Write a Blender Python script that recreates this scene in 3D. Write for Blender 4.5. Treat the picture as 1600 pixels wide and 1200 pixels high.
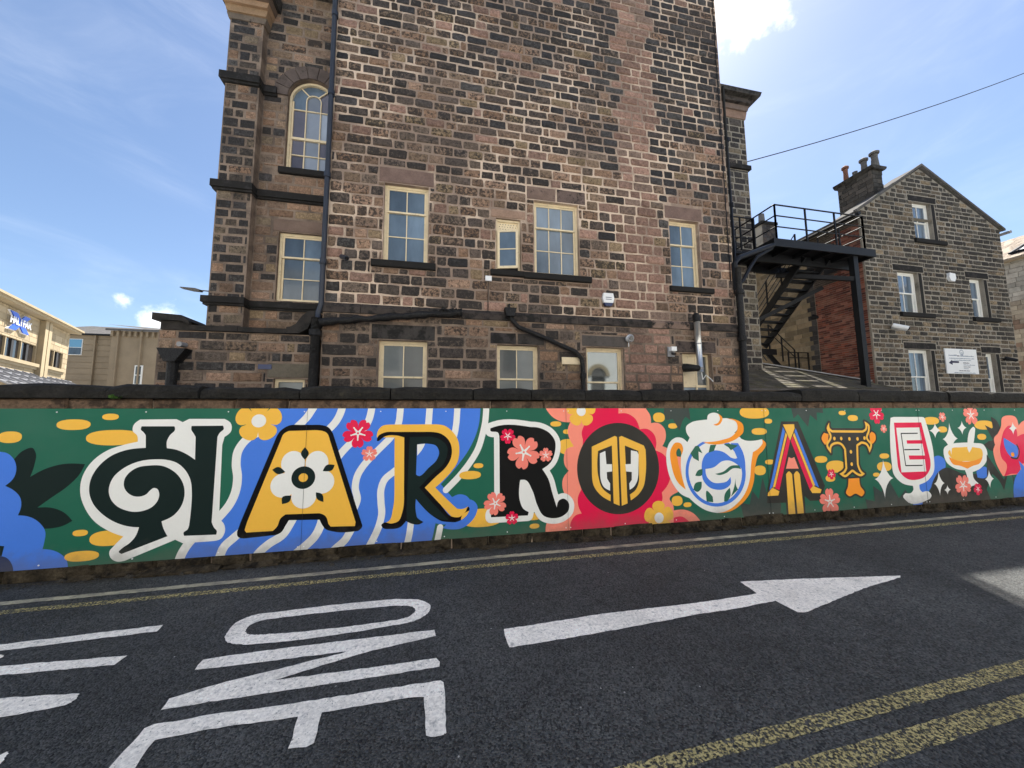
import bpy, math, random
import numpy as np
from mathutils import Vector, Matrix
from mathutils.geometry import tessellate_polygon
for _o in list(bpy.data.objects): bpy.data.objects.remove(_o)
SC = bpy.context.scene
COL = SC.collection
rad = math.radians

# ------------------------------------------------------------------ camera
CAMPOS = Vector((0.0, 0.0, 1.5))
PITCH, ROLL, YAW = rad(5.55), rad(0.35), rad(11.4)
_f = Vector((math.sin(YAW)*math.cos(PITCH), math.cos(YAW)*math.cos(PITCH), math.sin(PITCH)))
_r0 = Vector((math.cos(YAW), -math.sin(YAW), 0)); _d0 = _f.cross(_r0)
_r = _r0*math.cos(ROLL) + _d0*math.sin(ROLL); _d = -_r0*math.sin(ROLL) + _d0*math.cos(ROLL)
cam = bpy.data.cameras.new('camera'); camo = bpy.data.objects.new('camera', cam); COL.objects.link(camo)
camo.matrix_world = Matrix.Translation(CAMPOS) @ Matrix((_r, -_d, -_f)).transposed().to_4x4()
cam.sensor_width = 36; cam.lens = 36*545/1600; cam.clip_start = 0.05; cam.clip_end = 3000
SC.camera = camo

# ------------------------------------------------------------------ light
SUN_AZ, SUN_EL = 30.0, 58.3
sun = bpy.data.lights.new('sun', 'SUN'); sun.energy = 5.0; sun.angle = rad(0.53); sun.color = (1.0, 0.95, 0.87)
suno = bpy.data.objects.new('sun', sun); COL.objects.link(suno)
sdir = Vector((math.sin(rad(SUN_AZ))*math.cos(rad(SUN_EL)), math.cos(rad(SUN_AZ))*math.cos(rad(SUN_EL)), math.sin(rad(SUN_EL))))
suno.rotation_euler = sdir.to_track_quat('Z', 'Y').to_euler()
W = bpy.data.worlds.new('World'); SC.world = W; W.use_nodes = True
nt = W.node_tree; nt.nodes.clear()
def N(t, **k):
    n = nt.nodes.new(t)
    for a, b in k.items():
        if a in n.inputs: n.inputs[a].default_value = b
        else: setattr(n, a, b)
    return n
def L(a, b): nt.links.new(a, b)
out = N('ShaderNodeOutputWorld'); bg = N('ShaderNodeBackground'); bg.inputs[1].default_value = 0.068
sky = N('ShaderNodeTexSky'); sky.sky_type = 'NISHITA'; sky.sun_disc = False
sky.sun_elevation = rad(SUN_EL); sky.sun_rotation = rad(SUN_AZ); sky.air_density = 1.0; sky.dust_density = 0.8; sky.ozone_density = 3.0
tc = N('ShaderNodeTexCoord')
def mathn(op, a, b=None, clamp=False):
    m = N('ShaderNodeMath'); m.operation = op; m.use_clamp = clamp
    for i, v in enumerate((a, b)):
        if v is None: continue
        if isinstance(v, (int, float)): m.inputs[i].default_value = v
        else: L(v, m.inputs[i])
    return m.outputs[0]
def mapr(v, a, b, c=0., d=1.):
    m = N('ShaderNodeMapRange'); m.interpolation_type = 'SMOOTHSTEP'
    L(v, m.inputs[0])
    for i, x in enumerate((a, b, c, d)): m.inputs[i+1].default_value = x
    return m.outputs[0]
def noise(vec, scale, detail=6, rough=.55, dist=0):
    n = N('ShaderNodeTexNoise'); n.inputs['Scale'].default_value = scale; n.inputs['Detail'].default_value = detail
    n.inputs['Roughness'].default_value = rough; n.inputs['Distortion'].default_value = dist; L(vec, n.inputs['Vector']); return n.outputs[0]
def blob(az, el, size, nscale, amt, soft):
    """a cumulus cloud in the direction (az, el)"""
    c = Vector((math.sin(rad(az))*math.cos(rad(el)), math.cos(rad(az))*math.cos(rad(el)), math.sin(rad(el))))
    d = N('ShaderNodeVectorMath'); d.operation = 'DISTANCE'; L(tc.outputs['Generated'], d.inputs[0]); d.inputs[1].default_value = c
    n = noise(tc.outputs['Generated'], nscale, 8, .6)
    v = mathn('ADD', d.outputs['Value'], mathn('MULTIPLY', mathn('SUBTRACT', n, .5), -amt))
    return mapr(v, size, size-soft)
clouds = blob(43.5, 52.5, .175, 9, .42, .08)
for a in ((54, 51.5, .055, 16, .16, .05), (62.5, 42.5, .02, 30, .05, .03), (-34.2, 11.3, .045, 24, .10, .045), (-37.6, 13.0, .016, 40, .05, .03), (100, 24, .16, 10, .35, .1), (160, 34, .3, 8, .5, .2), (-120, 30, .28, 7, .5, .2), (-160, 50, .2, 9, .4, .2)):
    clouds = mathn('MAXIMUM', clouds, blob(*a))
mp = N('ShaderNodeMapping'); L(tc.outputs['Generated'], mp.inputs[0]); mp.inputs['Scale'].default_value = (1.0, 1.0, 3.0); mp.inputs['Rotation'].default_value = (.5, .35, .2)
cir = mathn('MULTIPLY', mapr(noise(mp.outputs[0], 2.6, 7, .6, .6), .45, .9), .15)
clouds = mathn('MAXIMUM', clouds, cir)
mix = N('ShaderNodeMix'); mix.data_type = 'RGBA'; L(clouds, mix.inputs[0])
hs = N('ShaderNodeHueSaturation'); hs.inputs['Saturation'].default_value = 1.0; L(sky.outputs[0], hs.inputs['Color'])
L(hs.outputs[0], mix.inputs[6]); mix.inputs[7].default_value = (9.5, 9.6, 9.8, 1)
L(mix.outputs[2], bg.inputs[0]); L(bg.outputs[0], out.inputs[0])
SC.view_settings.view_transform = 'Standard'; SC.view_settings.look = 'None'
SC.view_settings.exposure = 1.48; SC.view_settings.gamma = 1.0; SC.view_settings.use_curve_mapping = False
SC.cycles.max_bounces = 8; SC.cycles.diffuse_bounces = 4; SC.cycles.glossy_bounces = 3; SC.cycles.use_denoising = True
SC.cycles.sample_clamp_indirect = 8

# ------------------------------------------------------------------ materials
def mat(name, base, rough=.8, n1=0., s1=3., n2=0., s2=40., bump=0., bs=30., dark=None, dscale=1.2, dlo=.5, dhi=.7, damt=1., spec=.5, metal=0., coat=0., attr=False, stretch=(1, 1, 1), seg=None, alpha=None, bdist=.01, splash=False, rnd=None):
    """procedural surface: colour x two scales of noise, optional stain colour, fine relief"""
    global nt
    m = bpy.data.materials.new(name); m.use_nodes = True; nt = m.node_tree
    p = nt.nodes['Principled BSDF']
    geo = N('ShaderNodeTexCoord'); mpn = N('ShaderNodeMapping'); L(geo.outputs['Object'], mpn.inputs[0]); mpn.inputs['Scale'].default_value = stretch
    g2 = N('ShaderNodeNewGeometry'); wm = N('ShaderNodeMapping'); L(g2.outputs['Position'], wm.inputs[0]); wm.inputs['Scale'].default_value = stretch
    vec = wm.outputs[0]
    if attr:
        a = N('ShaderNodeAttribute'); a.attribute_name = 'tone'; col = a.outputs['Color']; al = a.outputs['Alpha']
    else:
        a = N('ShaderNodeRGB'); a.outputs[0].default_value = (*base, 1); col = a.outputs[0]; al = None
    def mul(col, fac_out, lo, hi):
        mr = N('ShaderNodeMapRange'); L(fac_out, mr.inputs[0]); mr.inputs[1].default_value = .25; mr.inputs[2].default_value = .75; mr.inputs[3].default_value = lo; mr.inputs[4].default_value = hi
        v = N('ShaderNodeVectorMath'); v.operation = 'SCALE'; L(col, v.inputs[0]); L(mr.outputs[0], v.inputs['Scale']); return v.outputs[0]
    if rnd:
        oi = N('ShaderNodeObjectInfo'); v = N('ShaderNodeVectorMath'); v.operation = 'SCALE'; L(col, v.inputs[0]); L(mapr(oi.outputs['Random'], 0, 1, *rnd), v.inputs['Scale']); col = v.outputs[0]
    if n1: col = mul(col, noise(vec, s1, 5, .6), 1-n1, 1+n1)
    if n2: col = mul(col, noise(vec, s2, 4, .7), 1-n2, 1+n2)
    if dark is not None:
        f = mapr(noise(vec, dscale, 8, .68), dlo, dhi)
        if al is not None:
            # the stone's own soot value shifts how far the crust spreads over it
            f = mapr(mathn('ADD', noise(vec, dscale, 7, .7), mathn('SUBTRACT', al, .5)), dlo, dhi)
        f = mathn('MULTIPLY', f, damt)
        mx = N('ShaderNodeMix'); mx.data_type = 'RGBA'; L(f, mx.inputs[0]); L(col, mx.inputs[6]); mx.inputs[7].default_value = (*dark, 1); col = mx.outputs[2]
    L(col, p.inputs['Base Color'])
    p.inputs['Roughness'].default_value = rough; p.inputs['Specular IOR Level'].default_value = spec; p.inputs['Metallic'].default_value = metal
    p.inputs['Coat Weight'].default_value = coat
    if bump:
        b = N('ShaderNodeBump'); b.inputs['Strength'].default_value = bump; b.inputs['Distance'].default_value = bdist; L(noise(vec, bs, 6, .65), b.inputs['Height']); L(b.outputs[0], p.inputs['Normal'])
    if splash:   # road splash dirt that thins out upwards
        sz = N('ShaderNodeSeparateXYZ'); L(g2.outputs['Position'], sz.inputs[0])
        f = mathn('MULTIPLY', mapr(mathn('ADD', sz.outputs['Z'], mathn('MULTIPLY', mathn('SUBTRACT', noise(g2.outputs['Position'], 7, 7, .7), .5), .42)), .34, .10), .38)
        mx = N('ShaderNodeMix'); mx.data_type = 'RGBA'; L(f, mx.inputs[0]); L(col, mx.inputs[6]); mx.inputs[7].default_value = (.12, .10, .08, 1); L(mx.outputs[2], p.inputs['Base Color'])
        L(mapr(noise(vec, 2.5, 5, .6), .3, .7, .38, .62), p.inputs['Roughness'])
    if alpha is not None:   # worn away in places: (scale, lo, hi)
        L(mapr(noise(vec, alpha[0], 6, .7), alpha[1], alpha[2]), p.inputs['Alpha'])
    return m
M = {}
M['stone'] = mat('gritstone', (1, 1, 1), .92, n1=.42, s1=13, n2=.50, s2=46, bump=1., bs=26, bdist=.04, dark=(.034, .031, .029), dscale=15, dlo=.46, dhi=.58, damt=.85, attr=True, spec=.2)  # strong mottling and dark pits paint in relief shading, besides real soot
M['mortar'] = mat('lime_mortar', (.60, .47, .36), .95, n1=.12, s1=5, n2=.14, s2=35, bump=.6, bs=60, dark=(.225, .165, .13), dscale=.55, dlo=.40, dhi=.58, damt=.9, spec=.1)
M['mortar_brown'] = mat('brown_mortar', (.23, .175, .135), .95, n1=.2, s1=3, n2=.18, s2=35, bump=.6, bs=60, dark=(.09, .07, .058), dscale=1.2, dlo=.42, dhi=.6, damt=.8, spec=.1)
M['mortar_grey'] = mat('grey_mortar', (.26, .235, .195), .95, n1=.25, s1=1.5, n2=.2, s2=35, bump=.5, bs=60, dark=(.09, .08, .065), dscale=2.0, dlo=.5, dhi=.7, damt=.7, spec=.1)
M['dressed'] = mat('dressed_stone', (1, 1, 1), .9, n1=.25, s1=3.5, n2=.2, s2=45, bump=.4, bs=40, dark=(.018, .017, .016), dscale=4.5, dlo=.45, dhi=.62, attr=True, spec=.2)
M['coping'] = mat('blackened_coping', (.019, .018, .0165), .9, n1=.5, s1=5, n2=.4, s2=40, bump=1., bs=22, bdist=.03, dark=(.060, .052, .036), dscale=3.5, dlo=.56, dhi=.74, damt=.8, spec=.2)
M['band'] = mat('stained_wall_face', (.15, .10, .068), .95, n1=.5, s1=5.0, n2=.45, s2=30, bump=.8, bs=30, dark=(.030, .022, .018), dscale=5.0, dlo=.44, dhi=.60, damt=.9, spec=.1)
M['foot'] = mat('dirty_wall_foot', (.052, .041, .027), .95, n1=.6, s1=6.0, n2=.5, s2=35, bump=1., bs=25, bdist=.03, dark=(.014, .012, .010), dscale=8.0, dlo=.46, dhi=.62, damt=.9, spec=.1)
M['cream'] = mat('cream_paint', (.70, .58, .38), .5, n1=.12, s1=5, n2=.06, s2=60, dark=(.30, .23, .14), dscale=11, dlo=.56, dhi=.70, damt=.5)
M['whitepaint'] = mat('white_paint', (.78, .77, .72), .45, n1=.05, s1=6)
M['black'] = mat('black_iron_paint', (.006, .0065, .008), .5, spec=.25, n1=.4, s1=8, n2=.2, s2=60, bump=.2, bs=50, dark=(.05, .03, .02), dscale=7, dlo=.62, dhi=.75, damt=.5)
M['tar'] = mat('tarred_pipe', (.010, .0095, .0095), .5, spec=.3, n1=.5, s1=10, bump=1., bs=18, bdist=.04, dark=(.09, .08, .07), dscale=30, dlo=.58, dhi=.7, damt=.7)
M['pipe'] = mat('blue_black_pipe', (.018, .022, .032), .4, n1=.3, s1=4)
M['steel'] = mat('stainless_flue', (.62, .62, .60), .3, n1=.1, s1=10, metal=.8)
M['plastic'] = mat('white_plastic', (.75, .76, .76), .35, n1=.04, s1=10)
M['blueplastic'] = mat('blue_plastic', (.012, .025, .09), .35)
M['brick'] = mat('red_brick', (1, 1, 1), .9, n1=.2, s1=6, n2=.25, s2=50, bump=.5, bs=40, attr=True, dark=(.03, .015, .012), dscale=5, dlo=.5, dhi=.72, damt=.8, spec=.15)
M['slate'] = mat('roof_slate', (.105, .10, .098), .95, spec=.1, n1=.3, s1=2, n2=.3, s2=25, bump=.5, bs=25, dark=(.07, .075, .04), dscale=2.5, dlo=.5, dhi=.7, damt=.7)
M['slate_attr'] = mat('stone_slate', (1, 1, 1), .95, spec=.12, n1=.25, s1=2, n2=.3, s2=25, bump=.5, bs=25, attr=True, dark=(.05, .05, .03), dscale=4, dlo=.5, dhi=.7, damt=.6)
M['sandstone'] = mat('clean_sandstone', (.34, .27, .165), .9, n1=.14, s1=.8, n2=.1, s2=20, bump=.2, bs=20)
M['sandstone2'] = mat('brown_sandstone', (.26, .20, .13), .9, n1=.16, s1=.6, n2=.1, s2=20, bump=.2, bs=20)
M['tan'] = mat('buff_rubble', (1, 1, 1), .9, n1=.25, s1=3, n2=.2, s2=35, bump=.6, bs=30, attr=True, dark=(.06, .05, .04), dscale=4, dlo=.5, dhi=.7, damt=.6, spec=.15)
M['asphalt'] = None
M['dark'] = mat('dark_interior', (.02, .02, .022), .8)
M['tint'] = mat('dark_glass', (.015, .015, .018), .08, spec=.8)
M['lead'] = mat('lead_flashing', (.25, .25, .26), .5, n1=.2, s1=4)
M['terracotta'] = mat('terracotta_pot', (.19, .08, .052), .85, n1=.25, s1=5)
M['greypot'] = mat('grey_chimney_pot', (.11, .105, .10), .85, n1=.3, s1=5)
M['pave'] = mat('pavement_slab', (.36, .355, .335), .9, n1=.15, s1=2, n2=.15, s2=40, bump=.3, bs=30)
M['plant'] = mat('weed_leaf', (.05, .12, .02), .6, n1=.3, s1=30)
M['moss'] = mat('gutter_dirt', (.035, .030, .022), .95, n1=.5, s1=8, n2=.4, s2=60, bump=1, bs=40, dark=(.06, .065, .02), dscale=5, dlo=.55, dhi=.7)
def glass_mat(name, base, rough, n1, s1, st=(1, 1, 1), spec=.5, coat=.25):
    return mat(name, base, rough, n1=n1, s1=s1, stretch=st, spec=spec, coat=coat, rnd=(.62, 1.3))  # random tone per pane stands in for differing reflections and blinds
M['pane'] = glass_mat('window_pane_blinds_painted_clouds', (.105, .145, .19), .10, .75, .9, (1, 1, .35))  # blinds tone, with reflected clouds painted in as broad light blotches
M['pane_frost'] = glass_mat('window_pane_frosted', (.26, .30, .36), .25, .12, 2.0)
M['pane_dim'] = glass_mat('window_pane_dim', (.095, .11, .115), .12, .3, 1.0)
M['pane_purple'] = glass_mat('window_pane_violet', (.13, .125, .155), .15, .15, 2.0)
M['pane_mirror'] = mat('window_pane_reflective', (.20, .22, .225), .04, metal=.85, spec=.9)
M['pane_curtain'] = mat('window_pane_curtained', (.10, .14, .19), .08, n1=.8, s1=7, stretch=(1, 1, .06), spec=.9, coat=.6)
# asphalt with exposed aggregate
def asphalt():
    global nt
    m = bpy.data.materials.new('asphalt'); m.use_nodes = True; nt = m.node_tree; p = nt.nodes['Principled BSDF']
    g = N('ShaderNodeNewGeometry'); vec = g.outputs['Position']
    vo = N('ShaderNodeTexVoronoi'); vo.inputs['Scale'].default_value = 105; L(vec, vo.inputs['Vector'])
    cr = N('ShaderNodeValToRGB'); L(vo.outputs['Color'], cr.inputs[0])
    e = cr.color_ramp.elements; e[0].position = .1; e[0].color = (.012, .0135, .0145, 1); e[1].position = .85; e[1].color = (.098, .102, .100, 1)
    x = cr.color_ramp.elements.new(.965); x.color = (.11, .11, .11, 1); y = cr.color_ramp.elements.new(.975); y.color = (.17, .165, .15, 1)
    def sc(col, v):
        s = N('ShaderNodeVectorMath'); s.operation = 'SCALE'; L(col, s.inputs[0]); L(v, s.inputs['Scale']); return s.outputs[0]
    col = sc(cr.outputs[0], mapr(noise(vec, .6, 6, .65), .3, .7, .72, 1.26))
    col = sc(col, mapr(noise(vec, 7, 5, .6), .3, .7, .88, 1.12))
    vo2 = N('ShaderNodeTexVoronoi'); vo2.inputs['Scale'].default_value = 9; L(vec, vo2.inputs['Vector'])
    sp = mathn('LESS_THAN', vo2.outputs['Distance'], .045)
    sp = mathn('MULTIPLY', sp, mapr(noise(vec, 2.3, 2), .5, .56))
    mx = N('ShaderNodeMix'); mx.data_type = 'RGBA'; L(sp, mx.inputs[0]); L(col, mx.inputs[6]); mx.inputs[7].default_value = (.42, .42, .40, 1)
    # dirt along the foot of the wall
    sx = N('ShaderNodeSeparateXYZ'); L(vec, sx.inputs[0])
    dz = mapr(mathn('ADD', sx.outputs['Y'], mathn('MULTIPLY', mathn('SUBTRACT', noise(vec, 5, 5), .5), .22)), 4.02, 4.2)
    m2 = N('ShaderNodeMix'); m2.data_type = 'RGBA'; L(mathn('MULTIPLY', dz, .75), m2.inputs[0]); L(mx.outputs[2], m2.inputs[6]); m2.inputs[7].default_value = (.028, .024, .018, 1)
    L(m2.outputs[2], p.inputs['Base Color']); p.inputs['Roughness'].default_value = .78; p.inputs['Specular IOR Level'].default_value = .35
    b = N('ShaderNodeBump'); b.inputs['Strength'].default_value = .9; b.inputs['Distance'].default_value = .008
    L(mathn('ADD', mathn('MULTIPLY', vo.outputs['Distance'], -1.2), mathn('MULTIPLY', noise(vec, 160, 4), .8)), b.inputs['Height']); L(b.outputs[0], p.inputs['Normal'])
    return m
M['asphalt'] = asphalt()
M['roadwhite'] = mat('thermoplastic_white', (.90, .85, .76), .8, spec=.15, n1=.18, s1=2.2, n2=.30, s2=50, bump=.6, bs=45, bdist=.008, dark=(.26, .26, .25), dscale=22, dlo=.54, dhi=.70, damt=.7, alpha=(85, .345, .385))
M['roadyellow'] = mat('worn_yellow_line', (.48, .41, .19), .85, spec=.2, n1=.2, s1=4, n2=.3, s2=60, bump=.7, bs=80, bdist=.008, dark=(.12, .11, .075), dscale=40, dlo=.5, dhi=.66, damt=.8, alpha=(70, .46, .55))
M['roadyellow2'] = mat('worn_yellow_line_smooth', (.46, .42, .29), .75, n1=.2, s1=3, n2=.2, s2=60, bump=.4, bs=60, dark=(.14, .135, .12), dscale=5, dlo=.4, dhi=.62, damt=.8, alpha=(70, .25, .33))
PAINT = dict(deep=(.010, .020, .019), yellow=(.85, .47, .06), white=(.78, .78, .75), blue=(.055, .19, .70), pink=(.92, .27, .19), crimson=(.74, .006, .065), charcoal=(.028, .026, .022), orange=(.90, .30, .02), navy=(.006, .025, .10), coral=(.86, .22, .17), black=(.006, .006, .007), ink=(.010, .010, .010), shade=(.040, .055, .050), mid=(.022, .125, .080), green=(.010, .115, .070))
for k, v in PAINT.items(): M['p_'+k] = mat('mural_print_'+k, v, .5, n1=.03, s1=2, n2=.02, s2=40, spec=.06 if sum(v) < .06 else .2, splash=True)

# ------------------------------------------------------------------ mesh helpers
class MB:
    def __init__(s): s.v = []; s.f = []; s.c = []
    def add(s, v, f, c=None):
        n = len(s.v); s.v += [tuple(p) for p in v]; s.f += [tuple(i+n for i in q) for q in f]; s.c += [c or (.5, .5, .5, .5)]*len(v)
        return s
    def box(s, x0, x1, y0, y1, z0, z1, c=None):
        v = [(x, y, z) for z in (z0, z1) for y in (y0, y1) for x in (x0, x1)]
        return s.add(v, [(0, 2, 3, 1), (4, 5, 7, 6), (0, 1, 5, 4), (2, 6, 7, 3), (0, 4, 6, 2), (1, 3, 7, 5)], c)
    def quad(s, a, b, c_, d, c=None): return s.add([a, b, c_, d], [(0, 1, 2, 3)], c)
    def tube(s, pts, r, n=8, c=None, cap=True):
        pts = [Vector(p) for p in pts]; rr = r if isinstance(r, (list, tuple)) else [r]*len(pts)
        v = []; f = []; up = None
        for i, p in enumerate(pts):
            t = (pts[min(i+1, len(pts)-1)]-pts[max(i-1, 0)]).normalized()
            if up is None: up = Vector((0, 0, 1)) if abs(t.z) < .9 else Vector((0, 1, 0))
            a = t.cross(up).normalized(); b = t.cross(a)
            v += [p+(a*math.cos(2*math.pi*k/n)+b*math.sin(2*math.pi*k/n))*rr[i] for k in range(n)]
        for i in range(len(pts)-1):
            for k in range(n): f.append((i*n+k, i*n+(k+1) % n, (i+1)*n+(k+1) % n, (i+1)*n+k))
        if cap: f.append(tuple(range(n))); f.append(tuple(range((len(pts)-1)*n, len(pts)*n))[::-1])
        return s.add(v, f, c)
    def bar(s, a, b, w, h, c=None):
        """square bar from a to b"""
        a = Vector(a); b = Vector(b); t = (b-a).normalized(); up = Vector((0, 0, 1)) if abs(t.z) < .95 else Vector((0, 1, 0))
        x = t.cross(up).normalized()*w/2; y = x.cross(t).normalized()*h/2
        v = [a-x-y, a+x-y, a+x+y, a-x+y, b-x-y, b+x-y, b+x+y, b-x+y]
        return s.add(v, [(0, 1, 2, 3), (7, 6, 5, 4), (0, 4, 5, 1), (1, 5, 6, 2), (2, 6, 7, 3), (3, 7, 4, 0)], c)
    def prism(s, poly, ax, a, b, c=None):
        """poly extruded along axis ax ('x','y','z') from a to b"""
        def P(p, t): return (t, p[0], p[1]) if ax == 'x' else ((p[0], t, p[1]) if ax == 'y' else (p[0], p[1], t))
        n = len(poly); v = [P(p, a) for p in poly]+[P(p, b) for p in poly]
        f = [tuple(range(n))[::-1], tuple(range(n, 2*n))]+[(i, (i+1) % n, (i+1) % n+n, i+n) for i in range(n)]
        return s.add(v, f, c)
def obj(name, mb, m, parent=None, smooth=False, **pr):
    me = bpy.data.meshes.new(name); me.from_pydata(mb.v, [], mb.f)
    if m.name in ATTRM:
        a = me.color_attributes.new('tone', 'FLOAT_COLOR', 'POINT'); a.data.foreach_set('color', [x for c in mb.c for x in c])
    me.materials.append(m)
    if smooth: me.shade_smooth()
    o = bpy.data.objects.new(name, me); COL.objects.link(o)
    if parent: o.parent = parent
    for k, v in pr.items(): o[k] = v
    return o
ATTRM = {M[k].name for k in ('stone', 'dressed', 'brick', 'slate_attr', 'tan')}
def thing(name, label, cat, loc=(0, 0, 0), rz=0, group=None):
    o = bpy.data.objects.new(name, None); COL.objects.link(o); o.location = loc; o.rotation_euler = (0, 0, rz); o.empty_display_size = .2
    o['label'] = label; o['category'] = cat
    if group: o['group'] = group
    return o
def tree_copy(o, parent=None):
    c = o.copy(); COL.objects.link(c); c.parent = parent
    for ch in o.children: tree_copy(ch, c)
    return c
def structure(name, mb, m): return obj(name, mb, m, kind='structure')
def px(p):
    """size in photo pixels of one metre at world point p (used only to choose which stones are separate)"""
    return 545/max(1., (Vector(p)-CAMPOS).dot(_f))

# ------------------------------------------------------------------ stonework
RN = random.Random(7)
def stone_mesh(x0, x1, z0, z1, proud, rn, round_=.22, jit=.012, y=0.):
    """rock-faced block, front towards -y: outline ring in the joint, smaller ring proud, centre"""
    w = x1-x0; h = z1-z0; c = min(w, h)*round_*.55; j = min(jit, .12*h)
    o = [(x0+c, z0), ((x0+x1)/2, z0), (x1-c, z0), (x1, z0+c), (x1, z1-c), (x1-c, z1), ((x0+x1)/2, z1), (x0+c, z1), (x0, z1-c), (x0, z0+c)]
    o = [(a+rn.uniform(-j, j), b+rn.uniform(-j, j)) for a, b in o]
    mx = (x0+x1)/2; mz = (z0+z1)/2; ins = min(.03, .16*h)
    kx = 1-2*ins/w; kz = 1-2*ins/h
    i = [(mx+(a-mx)*kx, mz+(b-mz)*kz) for a, b in o]
    v = [(a, y+.012, b) for a, b in o]+[(a, y-proud*rn.uniform(.55, 1.25), b) for a, b in i]+[(mx+rn.uniform(-.2, .2)*w, y-proud*rn.uniform(.7, 1.5), mz+rn.uniform(-.2, .2)*h)]
    n = 10
    f = [(k, (k+1) % n, (k+1) % n+n, k+n) for k in range(n)]+[(k+n, (k+1) % n+n, 2*n) for k in range(n)]
    return v, f
def clip_rect(r, holes):
    x0, x1, z0, z1 = r
    out_ = [r]
    for hx0, hx1, hz0, hz1 in holes:
        nxt = []
        for (a, b, c, d) in out_:
            if a >= hx1 or b <= hx0 or c >= hz1 or d <= hz0: nxt.append((a, b, c, d)); continue
            # cut against the hole; keep side pieces full height, else the piece above/below
            if a < hx0: nxt.append((a, hx0, c, d))
            if b > hx1: nxt.append((hx1, b, c, d))
            m0, m1 = max(a, hx0), min(b, hx1)
            if c < hz0: nxt.append((m0, m1, c, hz0))
            if d > hz1: nxt.append((m0, m1, hz1, d))
        out_ = nxt
    return [q for q in out_ if q[1]-q[0] > .055 and q[3]-q[2] > .05]
def courses(x0, x1, z0, z1, hr, lr, rn, holes=(), joint=.016, xfun=None):
    z = z0; res = []
    while z < z1-.04:
        h = rn.uniform(*(hr(z) if callable(hr) else hr))
        if z1-z-h < .09: h = z1-z
        a, b = (x0, x1) if xfun is None else xfun(z+h*.62)
        x = a-rn.uniform(0, lr[0]); 
        while x < b:
            l = rn.uniform(*lr)
            if rn.random() < .12: l *= .55
            s0, s1 = max(x, a), min(x+l, b)
            if s1-s0 > .07:
                for q in clip_rect((s0, s1, z, z+h), holes): res.append((q[0]+joint/2, q[1]-joint/2, q[2]+joint/2, q[3]-joint/2))
            x += l
        z += h
    return res
def lay(root, items, m, limit=300, name='stone', rest='stonework', minpx=10):
    """items: (verts, faces, tone, world centre, size). The largest in view become objects, the others one mesh"""
    items = sorted(items, key=lambda t: -t[4]*px(t[3]))
    n = 0; big = MB()
    for v, f, c, wc, s in items:
        if n < limit and s*px(wc) >= minpx:
            obj(name, MB().add(v, f, c), m, root); n += 1
        else: big.add(v, f, c)
    if big.v: obj(rest, big, m, root, kind='stuff')
def wall_face(mb, x0, x1, z0, z1, y, yb, holes, c=None):
    """front face at y with openings and their reveals going back to yb"""
    xs = sorted({x0, x1, *[h[0] for h in holes], *[h[1] for h in holes]}); zs = sorted({z0, z1, *[h[2] for h in holes], *[h[3] for h in holes]})
    xs = [x for x in xs if x0 <= x <= x1]; zs = [z for z in zs if z0 <= z <= z1]
    for a, b in zip(xs, xs[1:]):
        for c0, c1 in zip(zs, zs[1:]):
            mx, mz = (a+b)/2, (c0+c1)/2
            if any(h[0] < mx < h[1] and h[2] < mz < h[3] for h in holes): continue
            mb.quad((a, y, c0), (b, y, c0), (b, y, c1), (a, y, c1), c)
    for h in holes:
        a, b, c0, c1 = h[0], h[1], max(h[2], z0), min(h[3], z1)
        mb.quad((a, y, c0), (a, y, c1), (a, yb, c1), (a, yb, c0), c); mb.quad((b, y, c0), (b, yb, c0), (b, yb, c1), (b, y, c1), c)
        mb.quad((a, y, c0), (a, yb, c0), (b, yb, c0), (b, y, c0), c); mb.quad((a, y, c1), (b, y, c1), (b, yb, c1), (a, yb, c1), c)
def pick(rn, tones, soot):
    t = rn.choice(tones); k = rn.uniform(.8, 1.2)
    return (t[0]*k, t[1]*k, t[2]*k, max(0., min(1., soot+rn.uniform(-.10, .10))))
def lintel(parent, x0, x1, z0, z1, y, tone, name='lintel', m=None, proud=.015):
    v, f = stone_mesh(x0, x1, z0, z1, proud, RN, .06, .003, y); obj(name, MB().add(v, f, tone), m or M['dressed'], parent)
def sill(parent, x0, x1, z0, z1, y, tone=(.035, .03, .028, .75), m=None):
    mb = MB(); mb.prism([(y+.02, z0), (y-.07, z0), (y-.085, z0+.02), (y-.085, z1-.03), (y-.06, z1-.008), (y+.02, z1)], 'x', x0, x1, tone)
    obj('sill', mb, m or M['dressed'], parent)

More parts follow.
